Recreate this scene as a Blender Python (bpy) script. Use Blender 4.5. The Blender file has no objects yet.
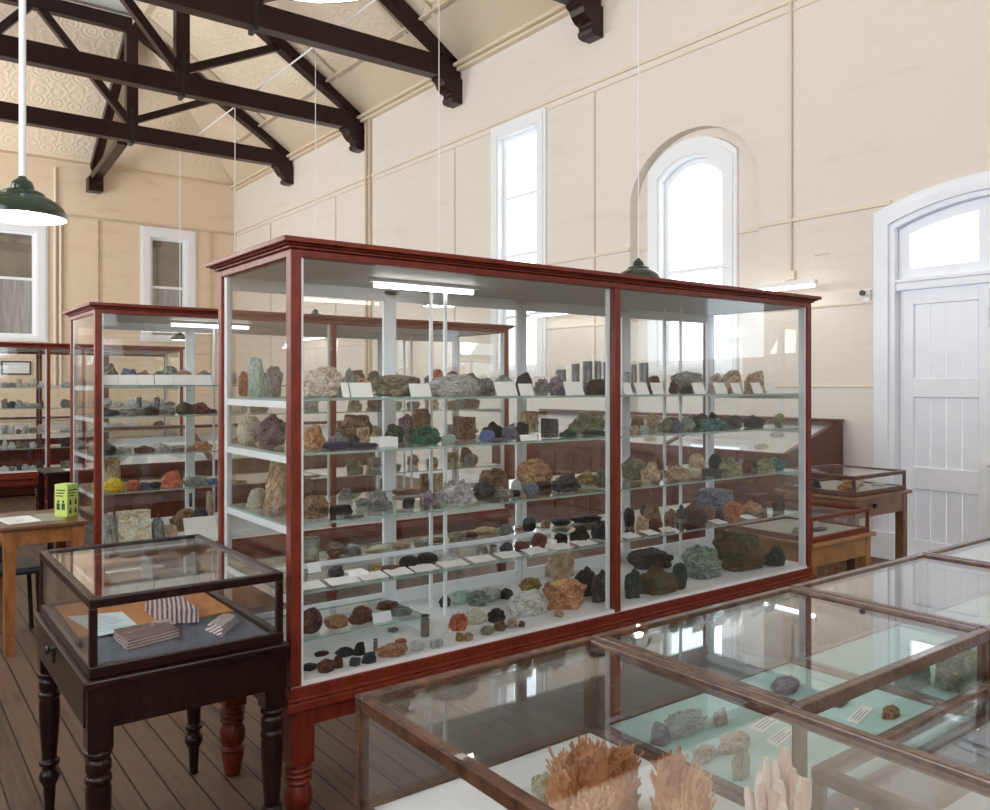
import bpy, math, random
from mathutils import Vector, noise, Matrix
from mathutils.geometry import tessellate_polygon
R = random.Random(7)
sc = bpy.context.scene
COL = sc.collection
PI = math.pi
# ------------------------------------------------------------------ camera geometry (level camera, 1.6 m above the boards)
CX, HZ, F, H = 495.0, 385.0, 827.27, 1.6
fx, fy = 0.60280, 0.79789
rx, ry = fy, -fx
def onX(u, X):
    a = (u-CX)/F; D = X/(fx+rx*a); return D, D*(fy+ry*a)
def onY(u, Y):
    a = (u-CX)/F; D = Y/(fy+ry*a); return D, D*(fx+rx*a)
def zv(v, D): return H+(HZ-v)*D/F
def atZ(u, v, z):
    D = (H-z)*F/(v-HZ); a = (u-CX)/F
    return D*(fx+rx*a), D*(fy+ry*a)
def depth(x, y): return fx*x+fy*y
def proj(x, y, z):
    D = depth(x, y); return CX+F*(rx*x+ry*y)/D, HZ+F*(H-z)/D
# ------------------------------------------------------------------ materials
def s2l(c):
    return tuple(((v/255)/12.92 if v/255 <= .04045 else (((v/255)+.055)/1.055)**2.4) for v in c)
MATS = {}
def newmat(name):
    m = bpy.data.materials.new(name); m.use_nodes = True
    nt = m.node_tree; nt.nodes.clear()
    o = nt.nodes.new('ShaderNodeOutputMaterial')
    return m, nt, o
def pbr(name, c, rough=.5, c2=None, scale=6, bump=0., bscale=None, stretch=(1,1,1), metal=0., detail=4, spec=.5, coat=0):
    if name in MATS: return MATS[name]
    m, nt, o = newmat(name); N = nt.nodes.new; L = nt.links.new
    b = N('ShaderNodeBsdfPrincipled'); L(b.outputs[0], o.inputs[0])
    b.inputs['Roughness'].default_value = rough; b.inputs['Metallic'].default_value = metal
    b.inputs['Specular IOR Level'].default_value = spec
    b.inputs['Coat Weight'].default_value = coat
    b.inputs['Base Color'].default_value = (*s2l(c), 1)
    if c2 or bump:
        tc = N('ShaderNodeTexCoord'); mp = N('ShaderNodeMapping'); mp.inputs['Scale'].default_value = stretch
        L(tc.outputs['Object'], mp.inputs[0])
        n = N('ShaderNodeTexNoise'); n.inputs['Scale'].default_value = scale; n.inputs['Detail'].default_value = detail
        L(mp.outputs[0], n.inputs['Vector'])
        if c2:
            r = N('ShaderNodeValToRGB'); r.color_ramp.elements[0].position = .36; r.color_ramp.elements[1].position = .64
            r.color_ramp.elements[0].color = (*s2l(c), 1); r.color_ramp.elements[1].color = (*s2l(c2), 1)
            L(n.outputs['Fac'], r.inputs[0]); L(r.outputs[0], b.inputs['Base Color'])
        if bump:
            n2 = N('ShaderNodeTexNoise'); n2.inputs['Scale'].default_value = bscale or scale*3; n2.inputs['Detail'].default_value = 3
            L(mp.outputs[0], n2.inputs['Vector'])
            bp = N('ShaderNodeBump'); bp.inputs['Strength'].default_value = bump; bp.inputs['Distance'].default_value = .02
            L(n2.outputs['Fac'], bp.inputs['Height']); L(bp.outputs[0], b.inputs['Normal'])
    MATS[name] = m
    return m
def glassmat(name, tint=(.975,.985,.98), dirt=0.0, r0=.04):
    m, nt, o = newmat(name); N = nt.nodes.new; L = nt.links.new
    t = N('ShaderNodeBsdfTransparent'); t.inputs[0].default_value = (*tint, 1)
    g = N('ShaderNodeBsdfGlossy'); g.inputs['Roughness'].default_value = 0.0; g.inputs[0].default_value = (1,1,1,1)
    lw = N('ShaderNodeLayerWeight'); lw.inputs['Blend'].default_value = .5
    p = N('ShaderNodeMath'); p.operation = 'POWER'; p.inputs[1].default_value = 5; L(lw.outputs['Facing'], p.inputs[0])
    q = N('ShaderNodeMath'); q.operation = 'MULTIPLY_ADD'; q.inputs[1].default_value = 1-r0; q.inputs[2].default_value = r0
    L(p.outputs[0], q.inputs[0])
    mx = N('ShaderNodeMixShader'); L(q.outputs[0], mx.inputs[0]); L(t.outputs[0], mx.inputs[1]); L(g.outputs[0], mx.inputs[2])
    if dirt:
        d = N('ShaderNodeBsdfDiffuse'); d.inputs[0].default_value = (.8,.82,.85,1)
        m2 = N('ShaderNodeMixShader'); m2.inputs[0].default_value = dirt
        L(mx.outputs[0], m2.inputs[1]); L(d.outputs[0], m2.inputs[2]); L(m2.outputs[0], o.inputs[0])
    else: L(mx.outputs[0], o.inputs[0])
    MATS[name] = m; return m
def emit(name, c, s):
    m, nt, o = newmat(name); e = nt.nodes.new('ShaderNodeEmission')
    e.inputs[0].default_value = (*c, 1); e.inputs[1].default_value = s; nt.links.new(e.outputs[0], o.inputs[0]); MATS[name] = m; return m
GLASS = glassmat('clear_glass', (.985,.99,.988))
TOPGLASS = glassmat('table_top_glass', (.955,.972,.972), r0=.06)
SHELF = glassmat('shelf_glass', (.965,.985,.975))
# greenish cut edge of the shelves
def edge_mat():
    m, nt, o = newmat('shelf_glass_edge'); N = nt.nodes.new; L = nt.links.new
    t = N('ShaderNodeBsdfTransparent'); t.inputs[0].default_value = (.62,.8,.74,1)
    b = N('ShaderNodeBsdfPrincipled'); b.inputs['Base Color'].default_value = (*s2l((168,192,184)),1); b.inputs['Roughness'].default_value = .2
    mx = N('ShaderNodeMixShader'); mx.inputs[0].default_value = .6
    L(t.outputs[0], mx.inputs[1]); L(b.outputs[0], mx.inputs[2]); L(mx.outputs[0], o.inputs[0]); return m
EDGE = edge_mat()
def wood(name, c, c2, rough=.35, stretch=(1,1,1), coat=.2, scale=9, spec=.5):
    return pbr(name, c, rough, c2, scale, .12, 40, stretch, coat=coat, spec=spec)
RED = wood('red_stained_wood', (101,34,20), (121,46,28), .4, (3,3,1.2), .06, spec=.3)
DARK = wood('dark_stained_wood', (27,12,10), (40,18,15), .3, (3,3,1), .12, spec=.28)
WORN = wood('worn_brown_wood', (58,34,23), (98,63,41), .28, (2,2,2), .3, 14)
OAK = wood('oak_wood', (140,88,44), (166,110,60), .4, (3,3,1), .2)
TRUSS = wood('truss_timber', (33,14,11), (46,21,17), .34, (2,2,2), .1, 5, spec=.3)
DESK = wood('red_desk_wood', (78,36,27), (98,48,36), .32, (2,2,2), .2, 6)
WHITE = pbr('white_paint', (240,241,243), .4)
LINER = pbr('white_liner', (233,236,239), .5)
PAPER = pbr('white_card', (236,236,234), .7)
CASEW = pbr('case_white_board', (232,232,233), .8, (224,225,228), 3)
BRASS = pbr('aged_brass', (150,120,70), .35, metal=.9)
BLACKM = pbr('black_metal', (25,25,27), .4)
AQUA = pbr('aqua_cloth', (176,214,211), .85, (188,222,219), 5, .05, 90)
FELT = pbr('grey_felt', (88,92,102), .95, (98,102,112), 30)
ORANGE = pbr('orange_board', (190,128,78), .8, (180,118,70), 8)
GREEN = pbr('green_enamel', (22,48,36), .2, coat=.5)
ENAMELW = pbr('white_enamel', (240,240,236), .3)
NAVY = pbr('navy_vinyl', (30,33,46), .4)
LIME = pbr('lime_card', (192,212,112), .6)
INK = pbr('printed_ink', (58,74,52), .7)
INKB = pbr('blue_ink', (70,80,110), .7)
PINK = pbr('pink_paper', (226,190,186), .8)
TUBE = emit('fluorescent_glow', (1,.985,.95), 9)
BULB = emit('bulb_glow', (1,.97,.92), 25)
DOORW = pbr('door_white', (238,240,246), .35, (234,236,243), 4)
# ------------------------------------------------------------------ mesh builder
class MB:
    def __init__(s): s.v=[]; s.f=[]; s.m=[]
    def add(s, vs, fs, mi=0):
        n=len(s.v); s.v += [tuple(p) for p in vs]; s.f += [tuple(i+n for i in f) for f in fs]; s.m += [mi]*len(fs); return s
    def box(s, x0,x1,y0,y1,z0,z1, mi=0, side=None):
        vs=[(x,y,z) for z in (z0,z1) for y in (y0,y1) for x in (x0,x1)]
        fs=[(0,2,3,1),(4,5,7,6),(0,1,5,4),(2,6,7,3),(0,4,6,2),(1,3,7,5)]
        n=len(s.v); s.v+=vs; s.f+=[tuple(i+n for i in f) for f in fs]
        s.m += [mi,mi]+[mi if side is None else side]*4; return s
    def beam(s, p, q, w, h, up=(0,0,1), mi=0):
        p=Vector(p); q=Vector(q); d=(q-p).normalized(); a=d.cross(Vector(up)).normalized(); b=a.cross(d).normalized()
        vs=[]
        for c in (p,q):
            for i,j in ((-1,-1),(1,-1),(1,1),(-1,1)): vs.append(c+a*(w/2*i)+b*(h/2*j))
        return s.add(vs,[(3,2,1,0),(4,5,6,7),(0,1,5,4),(1,2,6,5),(2,3,7,6),(3,0,4,7)],mi)
    def tube(s, pts, r, n=8, mi=0, cap=True):
        pts=[Vector(p) for p in pts]; vs=[]; k=len(pts)
        rs = r if isinstance(r,(list,tuple)) else [r]*k
        for i,p in enumerate(pts):
            d=(pts[min(i+1,k-1)]-pts[max(i-1,0)]).normalized()
            a=d.cross(Vector((0,0,1)) if abs(d.z)<.95 else Vector((1,0,0))).normalized(); b=d.cross(a)
            for j in range(n):
                t=2*PI*j/n; vs.append(p+a*(rs[i]*math.cos(t))+b*(rs[i]*math.sin(t)))
        fs=[(i*n+j, i*n+(j+1)%n, (i+1)*n+(j+1)%n, (i+1)*n+j) for i in range(k-1) for j in range(n)]
        if cap: fs += [tuple(range(n))[::-1], tuple((k-1)*n+j for j in range(n))]
        return s.add(vs,fs,mi)
    def lathe(s, cx, cy, prof, n=20, mi=0, cap=True):
        vs=[(cx+r*math.cos(2*PI*j/n), cy+r*math.sin(2*PI*j/n), z) for r,z in prof for j in range(n)]
        k=len(prof)
        fs=[(i*n+j, i*n+(j+1)%n, (i+1)*n+(j+1)%n, (i+1)*n+j) for i in range(k-1) for j in range(n)]
        if cap: fs += [tuple(range(n))[::-1], tuple((k-1)*n+j for j in range(n))]
        return s.add(vs,fs,mi)
    def poly(s, outer, holes, d0, d1, axis='x', mi=0):
        """extrude a polygon with holes; 2-D points are (y,z) for axis x, (x,z) for axis y, (x,y) for axis z"""
        def P(p,d): return {'x':(d,p[0],p[1]),'y':(p[0],d,p[1]),'z':(p[0],p[1],d)}[axis]
        loops=[outer]+list(holes)
        tri=tessellate_polygon([[Vector((p[0],p[1],0)) for p in l] for l in loops])
        flat=[p for l in loops for p in l]; n=len(flat)
        vs=[P(p,d0) for p in flat]+[P(p,d1) for p in flat]
        fs=[tuple(t) for t in tri]+[tuple(i+n for i in t[::-1]) for t in tri]
        o=0
        for l in loops:
            k=len(l); fs += [(o+i, o+(i+1)%k, o+(i+1)%k+n, o+i+n) for i in range(k)]; o+=k
        return s.add(vs,fs,mi)
    def build(s, name, mats, parent=None, smooth=False, bevel=0, org=None, fix=True):
        if not isinstance(mats,(list,tuple)): mats=[mats]
        me=bpy.data.meshes.new(name)
        r=parent
        while r is not None and r.parent is not None: r=r.parent
        if parent is not None:
            o=Vector((0,0,0)) if parent.get('_local') or (r.get('_local')) else Vector(r.location)
        else: o=Vector(org) if org is not None else Vector((0,0,0))
        me.from_pydata([Vector(p)-o for p in s.v],[],s.f)
        for m in mats: me.materials.append(m)
        me.polygons.foreach_set('material_index', s.m)
        if fix:
            import bmesh
            bm=bmesh.new(); bm.from_mesh(me); bmesh.ops.recalc_face_normals(bm, faces=bm.faces); bm.to_mesh(me); bm.free()
        if smooth:
            me.polygons.foreach_set('use_smooth',[True]*len(me.polygons))
            try: me.set_sharp_from_angle(angle=math.radians(40))
            except Exception: pass
        ob=bpy.data.objects.new(name, me); COL.objects.link(ob)
        if parent is not None: ob.parent=parent
        else: ob.location=o
        if bevel:
            b=ob.modifiers.new('bevel','BEVEL'); b.width=bevel; b.segments=2; b.limit_method='ANGLE'
        return ob
def tag(o, label, cat, group=None):
    o['label']=label; o['category']=cat
    if group: o['group']=group
    return o
def thing(name, loc, label, cat, group=None, rz=0, local=False):
    o=bpy.data.objects.new(name,None); COL.objects.link(o); o.location=loc; o.rotation_euler=(0,0,rz); o.empty_display_size=.1
    if local: o['_local']=1
    return tag(o,label,cat,group)
def struct(o): o['kind']='structure'; return o
PW_LEFT=250; PW_BACK=45; PW_LAMP=8; EXPO=0.0; TILT=.65
# ================================================================== SETTING
WX, FY, LX, BY = 7.5, 20.95, -2.6, -3.6
EAVE, RIDGE, QX = 6.72, 8.95, 4.14       # wall top, flat ceiling height, x of the break between slope and flat ceiling
QL = LX+(WX-QX)
# floor boards run along the room (Y)
def floor_mat():
    m, nt, o = newmat('floor_boards'); N=nt.nodes.new; L=nt.links.new
    b=N('ShaderNodeBsdfPrincipled'); L(b.outputs[0],o.inputs[0]); b.inputs['Roughness'].default_value=.5
    tc=N('ShaderNodeTexCoord'); sp=N('ShaderNodeSeparateXYZ'); L(tc.outputs['Object'],sp.inputs[0])
    d=N('ShaderNodeMath'); d.operation='DIVIDE'; d.inputs[1].default_value=.105; L(sp.outputs['X'],d.inputs[0])
    fl=N('ShaderNodeMath'); fl.operation='FLOOR'; L(d.outputs[0],fl.inputs[0])
    fr=N('ShaderNodeMath'); fr.operation='FRACT'; L(d.outputs[0],fr.inputs[0])
    wn=N('ShaderNodeTexWhiteNoise'); wn.noise_dimensions='1D'; L(fl.outputs[0],wn.inputs['W'])
    mp=N('ShaderNodeMapping'); mp.inputs['Scale'].default_value=(26,1.6,1); L(tc.outputs['Object'],mp.inputs[0])
    n=N('ShaderNodeTexNoise'); n.inputs['Scale'].default_value=1.5; n.inputs['Detail'].default_value=6; L(mp.outputs[0],n.inputs['Vector'])
    n2=N('ShaderNodeTexNoise'); n2.inputs['Scale'].default_value=2.2; n2.inputs['Detail'].default_value=5; L(tc.outputs['Object'],n2.inputs['Vector'])
    a=N('ShaderNodeMath'); a.operation='MULTIPLY_ADD'; a.inputs[1].default_value=.35; L(wn.outputs['Value'],a.inputs[0]); L(n.outputs['Fac'],a.inputs[2])
    a2=N('ShaderNodeMath'); a2.operation='MULTIPLY_ADD'; a2.inputs[1].default_value=.6; L(n2.outputs['Fac'],a2.inputs[0]); L(a.outputs[0],a2.inputs[2])
    r=N('ShaderNodeValToRGB'); e=r.color_ramp.elements
    e[0].position=.5; e[0].color=(*s2l((50,38,31)),1); e[1].position=1.25 if False else 1.0; e[1].color=(*s2l((110,86,70)),1)
    L(a2.outputs[0],r.inputs[0])
    # dark gap between boards
    g=N('ShaderNodeMath'); g.operation='PINGPONG'; g.inputs[1].default_value=.5; L(fr.outputs[0],g.inputs[0])
    gt=N('ShaderNodeMath'); gt.operation='GREATER_THAN'; gt.inputs[1].default_value=.035; L(g.outputs[0],gt.inputs[0])
    mx=N('ShaderNodeMix'); mx.data_type='RGBA'; mx.inputs[6].default_value=(*s2l((24,18,16)),1); L(gt.outputs[0],mx.inputs[0]); L(r.outputs[0],mx.inputs[7])
    L(mx.outputs[2],b.inputs['Base Color'])
    bp=N('ShaderNodeBump'); bp.inputs['Strength'].default_value=.4; bp.inputs['Distance'].default_value=.004; L(gt.outputs[0],bp.inputs['Height']); L(bp.outputs[0],b.inputs['Normal'])
    return m
def wall_mat(name, c, c2, low=None):
    """painted brick: soft course relief, worn patches of paint"""
    m, nt, o = newmat(name); N=nt.nodes.new; L=nt.links.new
    b=N('ShaderNodeBsdfPrincipled'); L(b.outputs[0],o.inputs[0]); b.inputs['Roughness'].default_value=.75
    tc=N('ShaderNodeTexCoord'); sp=N('ShaderNodeSeparateXYZ'); L(tc.outputs['Object'],sp.inputs[0])
    ad=N('ShaderNodeMath'); L(sp.outputs['X'],ad.inputs[0]); L(sp.outputs['Y'],ad.inputs[1])
    cb=N('ShaderNodeCombineXYZ'); L(ad.outputs[0],cb.inputs[0]); L(sp.outputs['Z'],cb.inputs[1])
    br=N('ShaderNodeTexBrick'); br.inputs['Scale'].default_value=1; br.inputs['Brick Width'].default_value=.24; br.inputs['Row Height'].default_value=.086; br.inputs['Mortar Size'].default_value=.008; br.inputs['Mortar Smooth'].default_value=1
    L(cb.outputs[0],br.inputs['Vector'])
    mp=N('ShaderNodeMapping'); mp.inputs['Scale'].default_value=(.7,3,1); L(cb.outputs[0],mp.inputs[0])
    n=N('ShaderNodeTexNoise'); n.inputs['Scale'].default_value=1.1; n.inputs['Detail'].default_value=8; n.inputs['Roughness'].default_value=.65; L(mp.outputs[0],n.inputs['Vector'])
    r=N('ShaderNodeValToRGB'); e=r.color_ramp.elements; e[0].position=.26; e[0].color=(*s2l(c2),1); e[1].position=.44; e[1].color=(*s2l(c),1)
    L(n.outputs['Fac'],r.inputs[0]); src=r.outputs[0]
    if low:
        gt=N('ShaderNodeMath'); gt.operation='GREATER_THAN'; gt.inputs[1].default_value=1.585; L(sp.outputs['Z'],gt.inputs[0])
        mx=N('ShaderNodeMix'); mx.data_type='RGBA'; mx.inputs[6].default_value=(*s2l(low),1); L(gt.outputs[0],mx.inputs[0]); L(src,mx.inputs[7]); src=mx.outputs[2]
    L(src,b.inputs['Base Color'])
    bp=N('ShaderNodeBump'); bp.inputs['Strength'].default_value=.18; bp.inputs['Distance'].default_value=.006; bp.invert=True
    L(br.outputs['Fac'],bp.inputs['Height']); L(bp.outputs[0],b.inputs['Normal'])
    return m
def ceil_mat():
    """pressed metal: repeating embossed rosettes"""
    m, nt, o = newmat('pressed_metal_ceiling'); N=nt.nodes.new; L=nt.links.new
    b=N('ShaderNodeBsdfPrincipled'); L(b.outputs[0],o.inputs[0]); b.inputs['Roughness'].default_value=.5; b.inputs['Base Color'].default_value=(*s2l((238,220,196)),1)
    tc=N('ShaderNodeTexCoord')
    v=N('ShaderNodeTexVoronoi'); v.inputs['Scale'].default_value=2.9; v.inputs['Randomness'].default_value=.25; L(tc.outputs['Object'],v.inputs['Vector'])
    s=N('ShaderNodeMath'); s.operation='MULTIPLY'; s.inputs[1].default_value=26; L(v.outputs['Distance'],s.inputs[0])
    c=N('ShaderNodeMath'); c.operation='SINE'; L(s.outputs[0],c.inputs[0])
    bp=N('ShaderNodeBump'); bp.inputs['Strength'].default_value=.22; bp.inputs['Distance'].default_value=.02; L(c.outputs[0],bp.inputs['Height']); L(bp.outputs[0],b.inputs['Normal'])
    return m
FLOORM=floor_mat(); WALLR=wall_mat('painted_brick_cream',(228,218,207),(219,205,191),(223,219,212)); WALLF=wall_mat('painted_brick_buff',(230,208,181),(216,190,163))  # second brick tone: same cream paint, far wall's shade put into its colour
CEILM=ceil_mat(); CEILFLAT=pbr('white_flat_ceiling',(226,230,226),.6); CORNICE=pbr('buff_cornice',(222,205,180),.5)
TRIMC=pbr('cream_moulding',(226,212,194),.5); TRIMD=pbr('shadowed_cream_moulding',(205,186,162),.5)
struct(MB().box(LX-.3,WX+.5,BY-.3,FY+.5,-.1,0).build('floor',FLOORM))
def arc(y0,y1,z,rise,n=20):
    """points along a segmental/elliptical arch from y1 down to y0 (counter-clockwise when closed)"""
    c=(y0+y1)/2; a=(y1-y0)/2
    return [(c+a*math.cos(PI*i/n), z+rise*math.sin(PI*i/n)) for i in range(n+1)]
def seg(y0,y1,z,rise,n=20):
    c=(y0+y1)/2; a=(y1-y0)/2; Rr=(a*a+rise*rise)/(2*rise); t=math.asin(a/Rr)
    return [(c+Rr*math.sin(t-2*t*i/n), z+rise-Rr+Rr*math.cos(t-2*t*i/n)) for i in range(n+1)]
def rect(a,b,z0,z1): return [(a,z0),(b,z0),(b,z1),(a,z1)]
# openings of the right wall (y ranges from the photo's verticals)
w1y1=onX(492,WX)[1]; w1y0=onX(547,WX)[1]; w1top=5.46; sill=1.72
ry1=onX(630,WX)[1]; ry0=onX(759,WX)[1]
XR=WX+.13
w2y1=onX(649,XR)[1]; w2y0=onX(738.5,XR)[1]
dy1=onX(875,WX)[1]; dyc=3.02; dy0=2*dyc-dy1
W1=rect(w1y0,w1y1,sill,w1top)
REC=[(ry0,.9),(ry1,.9)]+[p for p in arc(ry0,ry1,3.78,.76,28)][::-1][::-1][0:0]
REC=[(ry0,.9),(ry1,.9)]+arc(ry0,ry1,3.78,.76,28)
W2=[(w2y0,sill),(w2y1,sill)]+seg(w2y0,w2y1,4.2,.27)
DOOR=[(dy0,.0005),(dy1,.0005)]+seg(dy0,dy1,3.2,.19)
WN=rect(-.95,.35,sill,w1top)
outer=[(BY-.3,0),(FY+.3,0),(FY+.3,EAVE+.1),(BY-.3,EAVE+.1)]
mb=MB(); mb.poly(outer,[W1,REC,DOOR,WN],WX,XR,'x'); mb.poly(outer,[W1,W2,DOOR,WN],XR+.0005,WX+.42,'x')
struct(mb.build('wall_right',WALLR))
# far wall with two tall windows
f3a=onY(140,FY)[1]; f3b=onY(196,FY)[1]; f4b=onY(48,FY)[1]; f4a=f4b-1.45
D3=onY(168,FY)[0]; D4=onY(30,FY)[0]
f3t=zv(228.5,D3); f4t=zv(221,D4); f4s=zv(342,onY(48,FY)[0])
mb=MB(); mb.poly([(LX-.3,0),(WX+.3,0),(WX+.3,EAVE+.1),(LX-.3,EAVE+.1)],[rect(f3a,f3b,2.65,f3t),rect(f4a,f4b,f4s,f4t)],FY,FY+.4,'y')
struct(mb.build('wall_far',WALLF))
# left wall and the wall behind the camera, each with tall windows that let the daylight in
LW=[(-1.9,.1),(1.6,3.6),(5.1,7.1),(8.0,9.7),(14.7,16.5),(17.6,19.4)]
mb=MB(); mb.poly(outer,[rect(a,b,1.6,5.6) for a,b in LW],LX-.4,LX,'x'); struct(mb.build('wall_left',WALLF))
BW=[(-1.9,.3),(1.0,3.2)]
mb=MB(); mb.poly([(LX-.3,0),(WX+.3,0),(WX+.3,EAVE+.1),(LX-.3,EAVE+.1)],[rect(a,b,1.6,5.6) for a,b in BW],BY-.4,BY,'y'); struct(mb.build('wall_back',WALLF))
# ceiling: slopes on four sides up to a flat centre
HY=FY-(WX-QX); HB=BY+(WX-QX)
mb=MB()
o_=[(LX-.05,BY-.05),(WX+.05,BY-.05),(WX+.05,FY+.05),(LX-.05,FY+.05)]; i_=[(QL,HB),(QX,HB),(QX,HY),(QL,HY)]
vs=[(x,y,EAVE) for x,y in o_]+[(x,y,RIDGE) for x,y in i_]
vs+= [(x,y,z+.06) for x,y,z in vs]
fs=[]
for k in range(4): fs += [(k,(k+1)%4,4+(k+1)%4,4+k),(8+k,8+(k+1)%4,12+(k+1)%4,12+k)]
mb.add(vs,fs,0); mb.add([vs[4],vs[5],vs[6],vs[7]],[(0,1,2,3)],1)
struct(mb.build('ceiling',[CEILM,CEILFLAT],fix=False))
# cornice band and ceiling battens on the visible slopes
tn=[0]
def trim(mb,mat,bevel=0,smooth=False):
    tn[0]+=1; return struct(mb.build('trim_%d'%tn[0],mat,bevel=bevel,smooth=smooth))
sl=(RIDGE-EAVE)/(WX-QX)
mb=MB()
for a,b,zz in ((.0,.10,-.10),(.0,.17,-.045)): mb.box(WX-b,WX+.01,BY,FY,EAVE+zz-.05,EAVE+zz)
trim(mb,CORNICE,.012)
mb=MB()
mb.box(LX,WX,FY-.05,FY+.01,EAVE-.06,EAVE-.02)
trim(mb,CORNICE,.012)
def cz(x): return EAVE+(WX-x)*sl
mb=MB()
for dx in (.75,3.2): mb.beam((WX-dx,BY+1,cz(WX-dx)-.02),(WX-dx,HY+3.36-dx,cz(WX-dx)-.02),.12,.035)
trim(mb,CORNICE)
# plain band below the pressed panels
mb=MB(); mb.add([(WX,BY,EAVE-.004),(WX,FY,EAVE-.004),(WX-.72,FY-.72,cz(WX-.72)-.006),(WX-.72,BY,cz(WX-.72)-.006)],[(0,1,2,3)]); mb.add([(WX,BY,EAVE-.03),(WX,FY,EAVE-.03),(WX-.72,FY-.72,cz(WX-.72)-.032),(WX-.72,BY,cz(WX-.72)-.032)],[(0,1,2,3)]); trim(mb,CORNICE)
TY=[7.75,10.91,14.14,17.46]
mb=MB()
for y in TY:
    for d in (-.42,.42): mb.beam((WX-.7,y+d,cz(WX-.7)-.02),(QX+.05,y+d,cz(QX+.05)-.02),.09,.03)
trim(mb,CORNICE)
# string courses on the right wall
def strings(z,h,p,skip):
    mb=MB(); ys=[BY]+[e for s in skip for e in s]+[FY]
    for a,b in zip(ys[::2],ys[1::2]): mb.box(WX-p,WX+.01,a,b,z-h/2,z+h/2)
    trim(mb,TRIMC,.006)
strings(5.52,.05,.03,[]); strings(5.42,.03,.02,[(-.97,.37),(w1y0-.02,w1y1+.02)])
strings(3.28,.045,.025,[(-.97,.37),(dy0+.16,dy1-.16),(ry0,ry1),(w1y0-.02,w1y1+.02)]); strings(2.38,.03,.018,[(-.97,.37),(dy0+.16,dy1-.16),(ry0,ry1),(w1y0,w1y1)]); strings(1.585,.02,.012,[(-.97,.37),(dy0+.16,dy1-.16),(ry0,ry1)])
mb=MB()
for z,h,p in ((3.28,.045,.025),): mb.box(XR-p,XR+.01,w2y1+.02,ry1,z-h/2,z+h/2); mb.box(XR-p,XR+.01,ry0,w2y0-.02,z-h/2,z+h/2)
trim(mb,TRIMC,.006)
# joints and conduits running up the right wall
def vert(u,z0,z1,w=.022,p=.012):
    D,y=onX(u,WX); trim(MB().box(WX-p,WX+.01,y-w/2,y+w/2,z0,z1),TRIMD)
for u in (271,336,455,595): vert(u,1.6,5.42)
for u in (367.5,371.5): vert(u,1.6,EAVE-.1,.05,.05)
D,yc_=onX(791.5,WX)
mb=MB().tube([(WX-.02,yc_,2.74),(WX-.02,yc_,5.5)],.018); mb.box(WX-.05,WX,yc_-.06,yc_+.06,2.67,2.76); trim(mb,TRIMC)
# far wall: string course and pipes
mb=MB().box(LX,WX,FY-.03,FY+.01,5.44,5.49); mb.box(LX,WX,FY-.018,FY+.01,2.36,2.39); trim(mb,TRIMD,.005)
for u in (55,60.5,97.5,210): 
    D,x=onY(u,FY)
    r=.03 if u<61 else .018
    trim(MB().tube([(x,FY-.03,1.6),(x,FY-.03,EAVE-.2 if u==55 else 5.44)],r),TRIMC if u<61 else TRIMD)
# ---------------------------------------------------------------- windows and door
def sash_window(name, axis, d, a, b, zs, top, rails, shape=None, inner=None, fw=.2, deep=.16, sgn=1):
    """white frame with moulded edge, sashes and panes; d is the wall face, sgn the outward direction"""
    root=bpy.data.objects.new(name,None); COL.objects.link(root); struct(root)
    out=shape or rect(a,b,zs,top)
    inn=inner or rect(a+fw,b-fw,zs+.12,top-fw)
    def sh(pts,k):
        c0=sum(p[0] for p in pts)/len(pts); c1=sum(p[1] for p in pts)/len(pts)
        return [(p[0]+(k if p[0]<c0 else -k), p[1]+(k if p[1]<c1 else -k)) for p in pts]
    e=.003
    m=MB().poly(sh(out,e),[inn],d-.03*sgn,d+deep*sgn,axis); m.poly(sh(out,.05),[sh(inn,-.03)],d-.05*sgn,d-.028*sgn,axis)
    m.build('window_frame',WHITE,root)
    mid=sh(inn,-.004); ins=sh(inn,.055)
    m=MB().poly(mid,[ins],d+.07*sgn,d+.12*sgn,axis)
    for z in rails:
        if axis=='x': m.box(min(d+.06*sgn,d+.12*sgn),max(d+.06*sgn,d+.12*sgn),min(p[0] for p in inn),max(p[0] for p in inn),z-.022,z+.022)
        else: m.box(min(p[0] for p in inn),max(p[0] for p in inn),min(d+.06*sgn,d+.12*sgn),max(d+.06*sgn,d+.12*sgn),z-.03,z+.03)
    m.build('sash',WHITE,root)
    return root, mid
r,pn=sash_window('window_1','x',WX,w1y0,w1y1,sill,w1top,[4.36,3.5,2.6],fw=.2)
MB().poly(pn,[],WX+.09,WX+.095,'x').build('window_pane',GLASS,r)
r,pn=sash_window('window_13','x',WX,-.95,.35,sill,w1top,[4.36,3.5,2.6],fw=.2)
MB().poly(pn,[],WX+.09,WX+.095,'x').build('window_pane',GLASS,r)
inn2=[(w2y0+.2,sill+.12),(w2y1-.2,sill+.12)]+seg(w2y0+.2,w2y1-.2,4.04,.2)
r,pn=sash_window('window_2','x',XR,w2y0,w2y1,sill,4.4,[2.95],shape=W2,inner=inn2)
MB().poly(pn,[],XR+.09,XR+.095,'x').build('window_pane',GLASS,r)
BLIND=pbr('drawn_brown_blind',(150,138,120),.8,(132,122,106),2); REFL=pbr('grey_curtain',(186,182,178),.8,(160,156,154),7,stretch=(3,1,.2))  # grey sheet behind lower sashes, reflection stripes painted into its colour
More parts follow.
